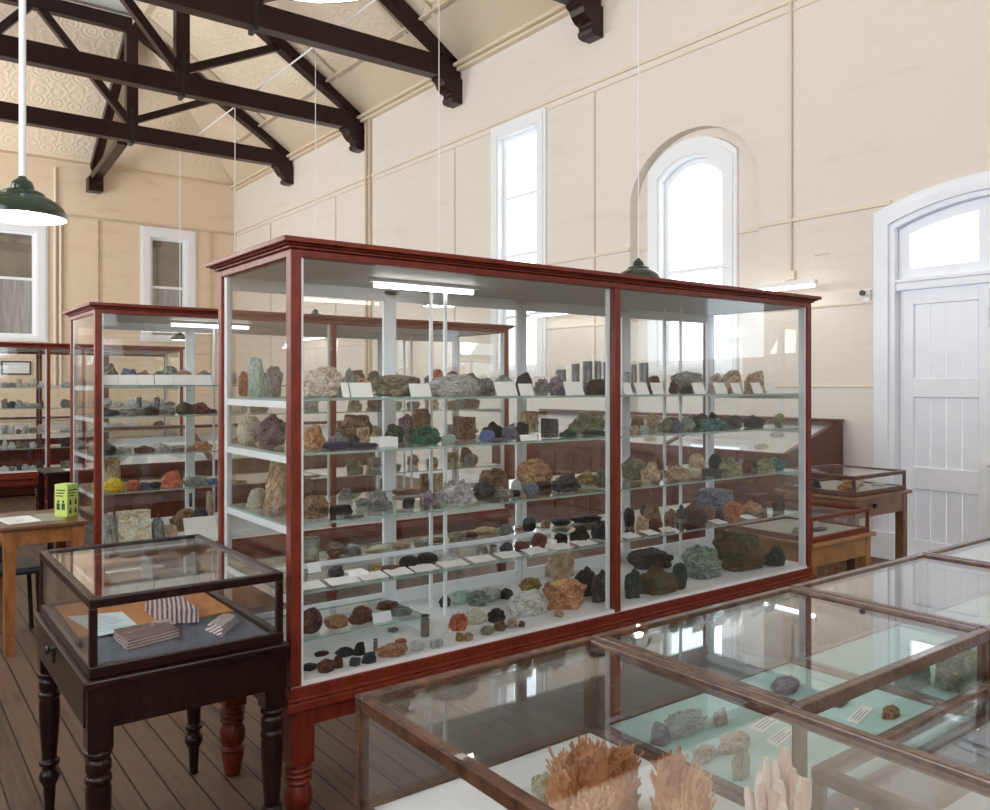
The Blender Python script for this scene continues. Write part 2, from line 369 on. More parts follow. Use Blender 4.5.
for nm,a,b,s,t,mr in (('window_3',f3a,f3b,2.65,f3t,zv(287.6,D3)),('window_4',f4a,f4b,f4s,f4t,zv(279,D4))):
    r,pn=sash_window(nm,'y',FY,a,b,s,t,[mr],fw=.25)
    MB().poly(pn,[],FY+.09,FY+.096,'y').build('window_pane',GLASS,r)
    ys=[p[0] for p in pn]; zz=[p[1] for p in pn]
    MB().box(min(ys),max(ys),FY+.14,FY+.15,mr,max(zz)).build('blind',BLIND,r)
    MB().box(min(ys),max(ys),FY+.16,FY+.17,min(zz),mr).build('curtain',REFL,r)
for nm,axis,d,spans,sg in (('x','x',LX,LW,-1),('y','y',BY,BW,-1)):
    for k,(a,b) in enumerate(spans):
        r,pn=sash_window('window_%d'%((5 if axis=='x' else 11)+k),axis,d,a,b,1.6,5.6,[3.6],fw=.14,sgn=sg)
        MB().poly(pn,[],d+.09*sg,d+.096*sg,axis).build('window_pane',GLASS,r)
# double door under an arched transom
dr=bpy.data.objects.new('door_1',None); COL.objects.link(dr); struct(dr); dr.location=(0,0,0)
a,b=dy0+.2,dy1-.2
inn=[(a,.002),(b,.002)]+seg(a,b,3.03,.165)
m=MB().poly([(p[0],p[1]+.001) for p in DOOR],[inn] if False else [[(q[0],max(q[1],.03)) for q in inn]],WX-.03,WX+.2,'x')
s2=[(dy0+.06,.02),(dy1-.06,.02)]+seg(dy0+.06,dy1-.06,3.15,.18)
s3=[(dy0+.15,.03),(dy1-.15,.03)]+seg(dy0+.15,dy1-.15,3.07,.17)
m.poly(s2,[s3],WX-.06,WX-.028,'x'); m.box(WX-.08,WX-.02,dy1-.22,dy1+.01,.005,.25); m.box(WX-.08,WX-.02,dy0-.01,dy0+.22,.005,.25)
m.build('door_frame',DOORW,dr,bevel=.006)
m=MB().box(WX-.01,WX+.16,a,b,2.46,2.55); m.box(WX-.03,WX+.0,a,b,2.53,2.56); m.build('transom_bar',DOORW,dr,bevel=.006)
zt=2.56
for k,(p,q) in enumerate(((dyc+.02,b-.005),(a+.005,dyc-.02))):
    def top(y): 
        hw=(b-a)/2; Rr=(hw*hw+.165*.165)/(.33); return 3.03+.165-Rr+math.sqrt(Rr*Rr-(y-(a+b)/2)**2)
    N_=10; tp=[(q-(q-p)*i/N_, top(q-(q-p)*i/N_)-.005) for i in range(N_+1)]
    o2=[(p,zt),(q,zt)]+tp
    i2=[(p+.1,zt+.1),(q-.1,zt+.1)]+[(q-.1-(q-p-.2)*i/N_, top(q-.1-(q-p-.2)*i/N_)-.1) for i in range(N_+1)]
    tl=MB().poly(o2,[i2],WX+.04,WX+.09,'x').build('transom_light',DOORW,dr)
    MB().poly([(y+(.005 if y>(p+q)/2 else -.005),z) for y,z in i2],[],WX+.06,WX+.066,'x').build('transom_pane',GLASS,tl)
for k,(p,q) in enumerate(((dyc+.003,b-.004),(a+.004,dyc-.003))):
    m=MB(); x0,x1=WX+.055,WX+.10
    n_=6; w=(q-p)/n_
    for j in range(n_): m.box(x0+.022,x1,p+j*w+.002,p+(j+1)*w-.002,.01,2.455)
    lf=m.build('door_leaf',DOORW,dr,bevel=.004)
    m=MB(); st=.125
    m.box(x0,x1-.002,p,p+st,.01,2.455); m.box(x0,x1-.002,q-st,q,.01,2.455)
    for z0,z1 in ((2.33,2.455),(1.49,1.66),(.66,.86),(.01,.2)): m.box(x0,x1-.002,p+st,q-st,z0,z1)
    m.build('rail_frame',DOORW,lf,bevel=.004)
    if k==0:
        m=MB(); m.box(x0-.03,x0,dyc+.03,dyc+.06,2.25,2.42); m.tube([(x0-.02,dyc+.045,2.1),(x0-.02,dyc+.045,2.42)],.008); m.build('bolt',WHITE,lf)
        m=MB(); m.box(x0-.02,x0,dyc+.03,dyc+.1,.88,.98); m.tube([(x0-.05,dyc+.06,.93),(x0,dyc+.06,.93)],.022,12); m.build('door_knob',WHITE,lf)
# skirting on the right wall
for k,(p,q) in enumerate(((dy1+.01,FY),)):
    struct(MB().box(WX-.025,WX+.01,p,q,.002,.2).build('baseboard_right',WHITE,bevel=.005))
struct(MB().box(LX,WX,FY-.025,FY+.01,.002,.2).build('baseboard_far',WHITE,bevel=.005))
# ---------------------------------------------------------------- roof trusses
WORD={7.75:'nearest',10.91:'second',14.14:'third',17.46:'farthest'}
TB,TT=6.43,6.75
mirror=lambda x: LX+WX-x
def truss(y):
    lab={7.75:'dark timber roof truss cut off by the top edge, nearest of four',10.91:'dark timber roof truss second from the front, above the big cabinet',14.14:'dark timber roof truss third from the front, below it the farthest one',17.46:'dark timber roof truss farthest from view, beside the hip braces'}[y]
    t=thing('roof_truss',(QX,y,TB),lab,'roof truss','roof trusses')
    MB().box(LX+.02,WX-.02,y-.11,y+.11,TB,TT).build('tie_beam',TRUSS,t,bevel=.012)
    MB().box(QL,QX,y-.1,y+.1,8.6,8.86).build('collar_beam',TRUSS,t,bevel=.012)
    for x,s in ((QX,1),(QL,-1)):
        MB().box(x-.11,x+.11,y-.10,y+.10,TT,8.62).build('queen_post',TRUSS,t,bevel=.01)
        m=MB().box(x-.03,x+.03,y-.115,y+.115,TB-.06,TT+.35); m.build('iron_strap',BLACKM,t)
        e=WX-.06 if s>0 else LX+.06
        MB().beam((e,y,TT-.05),(x,y,8.72),.18,.22,up=(0,1,0)).build('rafter',TRUSS,t,bevel=.01)
        mx_,mz=(e+x)/2+.0*s,(TT+8.7)/2-.1
        MB().beam((x+.08*s,y,TT+.12),(mx_,y,mz),.13,.13,up=(0,1,0)).build('strut',TRUSS,t)
        MB().beam((x-.08*s,y,TT+.1),((QX+QL)/2+.1*s,y,8.62),.14,.14,up=(0,1,0)).build('strut',TRUSS,t)
        pr=[(0,TB+.02),(.42,TB+.02),(.42,TB-.03),(.36,TB-.06),(.33,TB-.13),(.26,TB-.2),(.2,TB-.22),(.19,TB-.27),(.22,TB-.3),(.2,TB-.36),(.12,TB-.38),(0,TB-.38)]
        pts=[((WX-.0-p[0]) if s>0 else (LX+p[0]),p[1]) for p in pr]
        MB().poly(pts,[],y-.13,y+.13,'y').build('corbel',TRUSS,t,bevel=.008)
    return t
for y in TY: truss(y)
# half trusses of the hipped end, one beam each from the far wall to the farthest truss
t=thing('hip_truss',(QX,FY,6.2),'dark timber half truss on a block on the far wall, under the hip','roof truss')
y0,y1=TY[-1]+.12,FY
MB().beam((QX,y1-.02,6.35),(QX,y0+.6,6.62),.16,.2,up=(1,0,0)).build('brace',TRUSS,t)
MB().beam((QX,y1-.1,6.62),(QX,y0+.05,8.6),.16,.18,up=(1,0,0)).build('rafter',TRUSS,t)
MB().box(QX-.16,QX+.16,y1-.3,y1+.02,6.05,6.38).build('corbel',TRUSS,t,bevel=.02)
MB().beam((QX,y1-.2,6.3),(QX,y1-.2,6.7),.14,.14,up=(1,0,0)).build('post',TRUSS,t)

# conduit running along the tie beams; the right-hand row of lamps hangs from it
trim(MB().tube([(5.42,BY+.5,TT+.03),(5.42,TY[-1],TT+.03)],.014,6),WHITE)
# ================================================================== DISPLAY CABINETS
HS=[.872,1.113,1.36,1.553]; ZF=.577
def turned_leg(cx,cy,ztop,block,zb,r,mat,parent,name='leg',fat=1.0):
    """square block, turned rings, tapering foot"""
    m=MB().box(cx-block/2,cx+block/2,cy-block/2,cy+block/2,zb,ztop)
    h=zb; pr=[(.72,h),(.72,h*.97),(1.0,h*.95),(1.0,h*.925),(.74,h*.91),(.98,h*.88),(.98,h*.85),(.74,h*.83),(.98,h*.80),(.98,h*.77),(.72,h*.75),
        (.8,h*.72),(1.02,h*.62),(.98,h*.5),(.72,h*.42),(1.0,h*.40),(1.0,h*.37),(.86,h*.35),(.9,h*.3),(.62,h*.02),(.55,0.0005)]
    m.lathe(cx,cy,[(p*r*fat,z) for p,z in pr][::-1],20)
    return m.build(name,mat,parent,smooth=True,bevel=.004)
def slim_leg(cx,cy,ztop,block,zb,r,mat,parent):
    """slimmer turned leg: two rings under the block, long swelling shaft, ring, ball and peg foot"""
    m=MB().box(cx-block/2,cx+block/2,cy-block/2,cy+block/2,zb,ztop)
    h=zb; pr=[(.8,h),(1.05,h*.985),(1.05,h*.965),(.8,h*.95),(1.0,h*.93),(1.02,h*.89),(.86,h*.86),(1.05,h*.845),(1.05,h*.82),(.9,h*.81),
      (1.0,h*.78),(.98,h*.66),(.72,h*.40),(.72,h*.385),(1.0,h*.372),(1.0,h*.35),(.7,h*.335),(.7,h*.31),(.98,h*.285),(1.02,h*.255),(.8,h*.22),(.62,h*.2),(.46,h*.01),(.46,.0005)]
    m.lathe(cx,cy,[(p*r,z) for p,z in pr][::-1],20)
    return m.build('leg',mat,parent,smooth=True,bevel=.003)
def cabinet(X0,X1,Y0,Y1,label,hs=HS,posts=None,tubeX=None,back='white',standards=True,mids=None):
    t=thing('display_cabinet',(X0,Y0,0),label,'display cabinet','glazed mineral cabinets on turned legs')
    P=.039; zc=2.073; zg=2.04; zb=.485; zr=ZF-.012
    xm=mids or [(X0+X1)/2]
    b=.003
    # cornice
    m=MB(); m.box(X0-.012,X1+.012,Y0-.012,Y1+.012,zc-.006,zc+.004); m.box(X0-.025,X1+.025,Y0-.025,Y1+.025,zc+.004,zc+.011); m.box(X0-.04,X1+.04,Y0-.04,Y1+.04,zc+.011,zc+.03)
    m.build('cornice',RED,t,bevel=.005)
    MB().box(X0+.012,X1-.012,Y0+.012,Y1-.012,zg+.004,zg+.018).build('ceiling_panel',LINER,t)
    # rails
    for (x0,x1,y0,y1) in ((X0+P,X1-P,Y0,Y0+P),(X0+P,X1-P,Y1-P,Y1),(X0,X0+P,Y0+P,Y1-P),(X1-P,X1,Y0+P,Y1-P)):
        MB().box(x0,x1,y0,y1,zg,zc-.006).build('top_rail',RED,t,bevel=b)
    m=MB(); m.box(X0-.004,X1+.004,Y0-.004,Y1+.004,zb+.03,zr-.002); m.box(X0-.022,X1+.022,Y0-.022,Y1+.022,zb,zb+.03); m.box(X0-.012,X1+.012,Y0-.012,Y1+.012,zb+.03,zb+.042)
    m.build('base_rail',RED,t,bevel=.004)
    for y in (Y0+.02,Y1-.045): MB().box(X0+.05,X1-.05,y,y+.025,zb-.07,zb).build('apron',RED,t)
    for x in (X0+.02,X1-.045): MB().box(x,x+.025,Y0+.05,Y1-.05,zb-.07,zb).build('apron',RED,t)
    for x in [X0+.045]+[q for q in xm]+[X1-.045]:
        for y in (Y0+.045,Y1-.045): turned_leg(x,y,zb,.088,.29,.05,RED,t)
    MB().box(X0+.004,X1-.004,Y0+.004,Y1-.004,zr-.002,ZF).build('floor_panel',CASEW,t)
    for x in (X0,X1-P):
        for y in (Y0,Y1-P): MB().box(x,x+P,y,y+P*1.1 if y==Y0 else y+P,zr,zc-.006).build('corner_post',RED,t,bevel=b)
    edges=[X0]+xm+[X1]
    for q in xm: MB().box(q-.018,q+.018,Y0,Y0+.036,zr,zg).build('divider_post',RED,t,bevel=b)
    # white lining strips just behind the red posts
    def ls(*b_): MB().box(*b_,ZF,zg).build('lining_strip',LINER,t)
    for q in xm: ls(q-.032,q+.006,Y0+.037,Y0+.05)
    for x in (X0+P,X1-P-.012): ls(x,x+.012,Y0+.012,Y0+.05)
    for x in (X0+.012,X1-.024): ls(x,x+.012,Y0+P*1.1,Y0+P*1.1+.012); ls(x,x+.012,Y1-P-.03,Y1-P)
    for x in (X0+.024,X1-P): ls(x,x+P-.024,Y1-P-.006,Y1-P-.0005)
    MB().box(X0+P,X1-P,Y1-P-.005,Y1-P-.0005,zg-.02,zg+.003).build('back_fascia',LINER,t)
    # panes
    for a,c in zip(edges[:-1],edges[1:]):
        MB().box(a+.03,c-.02,Y0+.010,Y0+.015,zr,zg+.004).build('front_pane',GLASS,t)
        n=2; st=(c-a)/n
        for k in range(n): MB().box(a+k*st+.01,a+(k+1)*st-.012,Y1-.022,Y1-.018,zr,zg+.004).build('back_pane',GLASS,t)
    for x in (X0+.008,X1-.012): MB().box(x,x+.004,Y0+.03,Y1-.03,zr,zg+.004).build('end_pane',GLASS,t)
    # white sash of the sliding back doors
    mt=LINER if back=='white' else RED
    for a,c in zip(edges[:-1],edges[1:]):
        st=(c-a)/2
        for k,xx in enumerate((a+.0,a+st,c)):
            x0,x1=(xx-.033,xx+.033)
            if k==0: x0=xx+(.044 if a==X0 else .002)
            if k==2: x1=xx-(.044 if c==X1 else .002)
            MB().box(x0,x1,Y1-.044,Y1-.024,zr,zg).build('back_stile',mt,t,bevel=.003)
        MB().box(a+.03,c-.03,Y1-.042,Y1-.026,ZF,ZF+.06).build('back_rail',mt,t)
        MB().box(a+.03,c-.03,Y1-.042,Y1-.026,zg-.05,zg).build('back_rail',mt,t)
        MB().box(a+st-.008,a+st+.008,Y1-.058,Y1-.044,.70,.80).build('handle',BLACKM,t)
    for a,c in zip(edges[:-1],edges[1:]):
        for h in hs:
            MB().box(a+.02,c-.02,Y0+.052,Y1-.06,h-.009,h,0,1).build('glass_shelf',[SHELF,EDGE],t,fix=False)
        if standards:
            q=a+.89
            for y in (Y0+.39,Y0+.507): MB().box(q-.007,q+.007,y-.006,y+.006,ZF,zg).build('shelf_standard',LINER,t)
    for h in hs:
        MB().box(X0+.014,X0+.03,Y0+.06,Y1-.06,h-.034,h-.0095).build('shelf_ledge',LINER,t)
        MB().box(X1-.03,X1-.014,Y0+.06,Y1-.06,h-.034,h-.0095).build('shelf_ledge',LINER,t)
    if tubeX:
        for a,c in tubeX:
            m=MB().box(a-.02,c+.02,(Y0+Y1)/2-.02,(Y0+Y1)/2+.02,zg-.012,zg+.003); lt=m.build('light_batten',LINER,t)
            MB().tube([(a,(Y0+Y1)/2,zg-.026),(c,(Y0+Y1)/2,zg-.024)],.0095,10).build('fluorescent_tube',TUBE,lt,smooth=True)
    return t
C1=dict(X0=1.145,X1=4.275,Y0=2.67,Y1=3.41,XM=2.72)
C2=dict(X0=1.095,X1=4.30,Y0=5.497,Y1=6.29,XM=2.69)
HS2=[.925,1.16,1.402,1.60]
cab1=cabinet(C1['X0'],C1['X1'],C1['Y0'],C1['Y1'],'big red wooden glazed cabinet of minerals in the foreground, two wide bays',tubeX=[(1.67,2.17)],mids=[C1['XM']])
cab2=cabinet(C2['X0'],C2['X1'],C2['Y0'],C2['Y1'],'red wooden glazed mineral cabinet in the middle, directly behind the foreground cabinet',hs=HS2,tubeX=[(1.66,2.2)],mids=[C2['XM']])
C3=dict(X0=-1.5,X1=3.30,Y0=11.2,Y1=11.95)
HS3=[.84,1.02,1.32,1.57]
cab3=cabinet(C3['X0'],C3['X1'],C3['Y0'],C3['Y1'],'red wooden glazed mineral cabinet farthest away, at the left edge',hs=HS3,mids=[.1,1.72],back='red',standards=False)
# low glass riser on the left of the foreground cabinet floor and the white ledge on its bottom shelf
r_=MB().box(C1['X0']+.05,1.86,2.93,3.30,.628,.636,0,1).build('glass_shelf',[SHELF,EDGE],cab1,fix=False)
MB().box(C1['X0']+.06,C1['X0']+.075,2.94,3.29,ZF,.628).box(1.83,1.845,2.94,3.29,ZF,.628).build('riser_foot',LINER,cab1)
MB().box(C1['X0']+.06,C1['XM']-.06,3.065,3.08,HS[0]+.0005,HS[0]+.018).build('shelf_ledge',LINER,cab1)
# ================================================================== LOW GLASS-TOPPED CASES
def glass_box(t,x0,x1,y0,y1,z0,z1,mat,w=.026,bed=CASEW,bz=None,mids=(),frame='frame_rail',tg=None):
    bz=bz or z0+.02
    for (a,b_,c,d) in ((x0,x1,y0,y0+w),(x0,x1,y1-w,y1),(x0,x0+w,y0+w,y1-w),(x1-w,x1,y0+w,y1-w)):
        MB().box(a,b_,c,d,z1-w*1.1,z1).build('top_rail',mat,t,bevel=.004)
        MB().box(a,b_,c,d,z0,z0+w*1.3).build('bottom_rail',mat,t,bevel=.003)
    p=w*.85
    for x in (x0+.001,x1-p-.001):
        for y in (y0+.001,y1-p-.001): MB().box(x,x+p,y,y+p,z0+w*1.3,z1-w*1.1).build('corner_post',mat,t,bevel=.003)
    MB().box(x0+w*.6,x1-w*.6,y0+w*.6,y1-w*.6,z1-.012,z1-.007).build('top_pane',tg or TOPGLASS,t)
    for (a,b_,c,d) in ((x0+p,x1-p,y0+.006,y0+.010),(x0+p,x1-p,y1-.010,y1-.006),(x0+.006,x0+.010,y0+p,y1-p),(x1-.010,x1-.006,y0+p,y1-p)):
        MB().box(a,b_,c,d,z0+w*1.2,z1-w).build('side_pane',GLASS,t)
    MB().box(x0+w*.9,x1-w*.9,y0+w*.9,y1-w*.9,bz-.012,bz).build('bed',bed,t)
    MB().box(x0+w*.9,x1-w*.9,y0+w*.9,y1-w*.9,z0+.001,bz-.013).build('bed_board',mat,t)
    return bz
def show_case(x0,x1,y0,y1,z0,z1,label,mat=WORN,bed=CASEW,leg='square',group='glass-topped table cases in the right foreground'):
    t=thing('table_case',((x0+x1)/2,(y0+y1)/2,0),label,'display case',group)
    bz=glass_box(t,x0,x1,y0,y1,z0,z1,mat,bed=bed,bz=z0+.028)
    MB().box(x0+.03,x1-.03,y0+.03,y1-.03,z0-.10,z0-.001).build('apron',mat,t)
    for x in (x0+.055,x1-.055):
        for y in (y0+.055,y1-.055): MB().box(x-.024,x+.024,y-.024,y+.024,.0005,z0-.1).build('leg',mat,t)
    return t,bz
FT=.98; FB=.725
case1,fz=show_case(.775,1.425,.42,1.495,FB,FT,'nearest brown glass-topped case holding orange and pink crystal clusters')
case2,_=show_case(1.432,2.262,.915,1.495,FB,FT,'brown glass-topped case lined in aqua cloth, between the crystal case and cube case',bed=AQUA)
case3,_=show_case(2.27,3.10,.915,1.495,FB,FT,'brown glass-topped case with two dark grey cubes on aqua cloth',bed=AQUA)
case4,_=show_case(3.108,3.93,.915,1.495,FB,FT,'brown glass-topped case at the right edge, nearest the white door')
case5,f5=show_case(1.437,2.165,.30,.900,.62,.87,'lower brown glass-topped case in the bottom right corner with white sheets')
case6,_=show_case(2.172,2.9,.30,.900,.62,.87,'lower brown glass-topped case cut off by the right edge')
# dark table case on turned legs, left of the big cabinet
dx0,dx1,dy0_,dy1_=.505,1.095,2.61,3.50
dt=thing('table_case',((dx0+dx1)/2,(dy0_+dy1_)/2,0),'dark wooden glass-topped table case on turned legs, left of the big cabinet','display case')
dz=glass_box(dt,dx0,dx1,dy0_,dy1_,.748,.98,DARK,w=.026,bed=FELT,bz=.766)
MB().box(dx0-.018,dx1+.014,dy0_-.018,dy1_+.018,.722,.747).build('table_top',DARK,dt,bevel=.006)
MB().box(dx0-.006,dx1+.006,dy0_-.006,dy0_+.02,.60,.722).build('apron',DARK,dt); MB().box(dx0-.006,dx1+.006,dy1_-.02,dy1_+.006,.60,.722).build('apron',DARK,dt)
MB().box(dx1-.02,dx1+.006,dy0_+.02,dy1_-.02,.60,.722).build('apron',DARK,dt)
dw=MB().box(dx0-.01,dx0+.02,dy0_+.03,dy1_-.03,.60,.722).build('drawer_front',DARK,dt,bevel=.003)
m=MB(); ky=(dy0_+dy1_)/2-.02
kx=dx0-.018
m.tube([(kx,ky,.735),(kx-.02,ky,.735)],.007,10); m.tube([(kx-.02,ky,.735),(kx-.026,ky,.735),(kx-.032,ky,.735)],[.011,.016,.011],12); m.box(kx-.012,kx-.002,ky-.008,ky+.008,.69,.74)
m.build('catch',BLACKM,dw,bevel=.002)
for x in (dx0+.03,dx1-.03):
    for y in (dy0_+.03,dy1_-.03): slim_leg(x,y,.722,.07,.535,.036,DARK,dt)
# red-framed and brown cases by the door
t,_z=None,None
def small_table_case(x0,x1,y0,y1,z0,z1,label,framem,tablem,knob=False):
    t=thing('table_case',((x0+x1)/2,(y0+y1)/2,0),label,'display case','small table cases beside the door')
    bz=glass_box(t,x0,x1,y0,y1,z0,z1,framem,w=.024,bed=pbr('pale_grey_bed',(188,184,178),.9))
    MB().box(x0-.03,x1+.03,y0-.03,y1+.03,z0-.026,z0-.001).build('table_top',tablem,t,bevel=.004)
    for (a,b,c,d) in ((x0,x1,y0,y0+.02),(x0,x1,y1-.02,y1),(x0,x0+.02,y0+.02,y1-.02),(x1-.02,x1,y0+.02,y1-.02)): MB().box(a,b,c,d,z0-.15,z0-.026).build('apron',tablem,t)
    for x in (x0+.025,x1-.025):
        for y in (y0+.025,y1-.025): MB().box(x-.03,x+.03,y-.03,y+.03,.0005,z0-.026).build('leg',tablem,t,bevel=.003)
    if knob: MB().lathe((x0+x1)/2,0,[(.002,-.02),(.018,-.012),(.018,-.004),(.008,0),(.008,.01)],12).build('knob_tmp',DARK,t) if False else MB().box(x0+.3*(x1-x0),x0+.3*(x1-x0)+.04,y0-.03,y0-.012,z0-.09,z0-.06).build('catch',DARK,t,bevel=.005)
    return t,bz
tcA,zA=small_table_case(5.28,5.98,2.98,3.56,.845,.985,'small brown table case of pale rocks standing against the white door frame',wood('brown_case_frame',(76,38,28),(92,48,34)),wood('brown_table',(112,76,52),(134,94,66)),True)
tcB,zB=small_table_case(4.53,5.2,2.83,3.42,.645,.80,'lower red-framed case on a pale oak stand beside the big cabinet',RED,wood('pale_oak',(150,104,60),(172,124,76)))
# ================================================================== SLOPING DESK CABINETS
def desk(loc,rz,Lx,Dy,zf,zr,label,pal,nb=3,drawers=2,group='sloping red desk cabinets'):
    t=thing('desk_cabinet',loc,label,'desk cabinet',group,rz,local=True)
    prof=[(0,.001),(Dy,.001),(Dy,zr),(Dy-.06,zr),(Dy-.10,zr-.02),(.03,zf),(0,zf)]
    prof_c=[(0,.02),(Dy,.02),(Dy,zr-.1),(0,zf-.1)]
    for x in (0,Lx-.03):
        MB().poly(prof,[],x,x+.03,'x').build('end_panel',DESK,t,bevel=.003)
    MB().poly(prof_c,[],.03,Lx-.03,'x').build('carcass',DESK,t)
    ang=(zr-.02-zf)/(Dy-.13)
    def zsl(y): return zf+(y-.03)*ang
    MB().poly([(.05,zsl(.05)-.085),(Dy-.1,zsl(Dy-.1)-.085),(Dy-.1,zsl(Dy-.1)-.075),(.05,zsl(.05)-.075)],[],.03,Lx-.03,'x').build('bed',CASEW,t)
    MB().box(.03,Lx-.03,0,.05,zf-.12,zf).build('front_rail',DESK,t,bevel=.004)
    MB().box(-.015,Lx+.015,Dy-.12,Dy,zr-.02,zr+.012).build('ridge_rail',DESK,t,bevel=.004)
    for k in range(nb+1):
        x=.03+(Lx-.06)*k/nb
        MB().beam((x,.03,zsl(.03)-.012),(x,Dy-.1,zsl(Dy-.1)-.012),.045,.03,up=(0,0,1)).build('lid_bar',DESK,t)
    MB().poly([(.035,zsl(.035)-.012),(Dy-.1,zsl(Dy-.1)-.012),(Dy-.1,zsl(Dy-.1)-.007),(.035,zsl(.035)-.007)],[],.03,Lx-.03,'x').build('lid_pane',TOPGLASS,t)
    nd=max(2,int(Lx/.55))
    for k in range(nd):
        x0=.05+(Lx-.1)*k/nd; x1=.05+(Lx-.1)*(k+1)/nd
        for j in range(drawers):
            z0=.12+(zf-.28)*j/drawers; z1=.12+(zf-.28)*(j+1)/drawers
            d=MB().box(x0+.012,x1-.012,-.014,-.0005,z0+.01,z1-.01).build('drawer',DESK,t,bevel=.004)
            MB().box((x0+x1)/2-.015,(x0+x1)/2+.015,-.035,-.014,(z0+z1)/2-.012,(z0+z1)/2+.012).build('knob',BRASS,d,bevel=.006)
    return t
wd=desk((6.52,8.7,0),-PI/2,4.38,.93,.985,1.262,'long red sloping desk cabinet with drawers along the right wall',None,nb=3,drawers=3)
md=desk((1.72,7.85,0),0,2.6,.85,.89,1.18,'red sloping desk cabinet behind the middle cabinet, seen through its glass',None,nb=3,drawers=1)
fd=desk((-1.3,13.6,0),0,4.0,.85,.82,1.1,'red sloping desk cabinet behind the farthest cabinet at left',None,nb=3,drawers=1)
# ================================================================== OAK TABLE, CHAIR, SIDE TABLE
ot=thing('side_table',(.86,5.95,0),'oak table at the left edge holding papers and the green box','table')
ox0,ox1,oy0,oy1,oz=.62,1.075,5.59,6.23,.765
MB().box(ox0-.02,ox1,oy0-.02,oy1+.02,oz-.024,oz).build('table_top',wood('oak_table_top',(92,58,38),(112,74,48)),ot,bevel=.006)
for (a,b,c,d) in ((ox0,ox1-.02,oy0+.01,oy0+.03),(ox0,ox1-.02,oy1-.03,oy1-.01),(ox0+.01,ox0+.03,oy0,oy1),(ox1-.04,ox1-.02,oy0,oy1)): MB().box(a,b,c,d,oz-.115,oz-.024).build('apron',OAK,ot)
for x in (ox0+.035,ox1-.055):
    for y in (oy0+.035,oy1-.035): MB().add([(x+i*.034,y+j*.034,oz-.024) for i,j in ((-1,-1),(1,-1),(1,1),(-1,1))]+[(x+i*.024,y+j*.024,.0005) for i,j in ((-1,-1),(1,-1),(1,1),(-1,1))],[(0,1,2,3),(7,6,5,4),(0,4,5,1),(1,5,6,2),(2,6,7,3),(3,7,4,0)]).build('leg',OAK,ot,bevel=.003)
# papers
def sheet(name,x,y,w,d,z,rz,mat,label,cat,lines=0,ink=INKB,group=None):
    t=thing(name,(x,y,z),label,cat,group,rz,local=True)
    MB().box(-w/2,w/2,-d/2,d/2,.0003,.0018).build('paper',mat,t)
    if lines:
        m=MB(); k=lines
        for i in range(k):
            yy=d/2-d*(i+1)/(k+1); ww=w*.5*(.55+.4*R.random()); m.box(-w*.42,-w*.42+ww*1.5,yy-.0018,yy+.0018,.0019,.0022)
        m.build('print',ink,t)
    return t
sheet('paper_sheet',.735,5.86,.19,.30,oz,.12,PAPER,'loose white printed sheets on the oak table left of the green box','paper',7)
sheet('notebook',.90,5.87,.12,.34,oz,.0,pbr('grey_green_cover',(150,152,132),.7),'grey-green pad lying on oak table under the green box edge','notebook')
# green leaflet box with printed figures
gb=thing('leaflet_box',(1.0,5.86,oz),'lime green printed box standing on the oak table','box')
gx0,gx1,gy0,gy1=.955,1.045,5.81,5.91
MB().box(gx0,gx1,gy0,gy1,oz+.0005,oz+.205).build('carton',LIME,gb,bevel=.002)
m=MB()
# short bars of lettering and small standing figures on the two printed faces
for k in range(3): m.box(gx0+.012,gx1-.012-.012*k,gy0-.0012,gy0-.0002,oz+.165-.018*k,oz+.172-.018*k); m.box(gx0-.0012,gx0-.0002,gy0+.015+.008*k,gy1-.015,oz+.165-.018*k,oz+.172-.018*k)
for px_ in (gx0+.025,gx0+.068):
    for zz in (oz+.075,oz+.02):
        m.box(px_-.008,px_+.008,gy0-.0012,gy0-.0002,zz,zz+.026); m.box(px_-.005,px_+.005,gy0-.0012,gy0-.0002,zz+.028,zz+.038)
for py_ in (gy0+.03,gy0+.07):
    m.box(gx0-.0012,gx0-.0002,py_-.013,py_+.013,oz+.045,oz+.085); m.box(gx0-.0012,gx0-.0002,py_-.007,py_+.007,oz+.088,oz+.105)
m.build('print',INK,gb); gb.rotation_euler=(0,0,.62)
# chair pushed under the oak table from the left
ch=thing('chair',(.62,6.0,0),'dark navy vinyl chair tucked behind the oak table at the left edge','chair')
cy0,cy1=5.78,6.22
MB().box(.40,.86,cy0,cy1,.435,.475).build('seat',NAVY,ch,bevel=.014)
m=MB(); 
for i in range(9):
    pass
m.add([(x,y,z) for (x,z) in ((.42,.54),(.42,.64),(.66,.64),(.66,.54)) for y in (5.70,5.735)],[(0,1,3,2),(2,3,5,4),(4,5,7,6),(6,7,1,0),(0,2,4,6),(1,7,5,3)]); m.build('backrest',NAVY,ch,bevel=.012)
for y in (cy0+.03,cy1-.03):
    MB().tube([(.83,y,.434),(.85,y,.0005)],.014,10).build('leg',BLACKM,ch,smooth=True)
    MB().tube([(.35,y,.0005),(.42,y,.42),(.40,y,.60),(.36,y,.74)],.014,10).build('leg',BLACKM,ch,smooth=True)
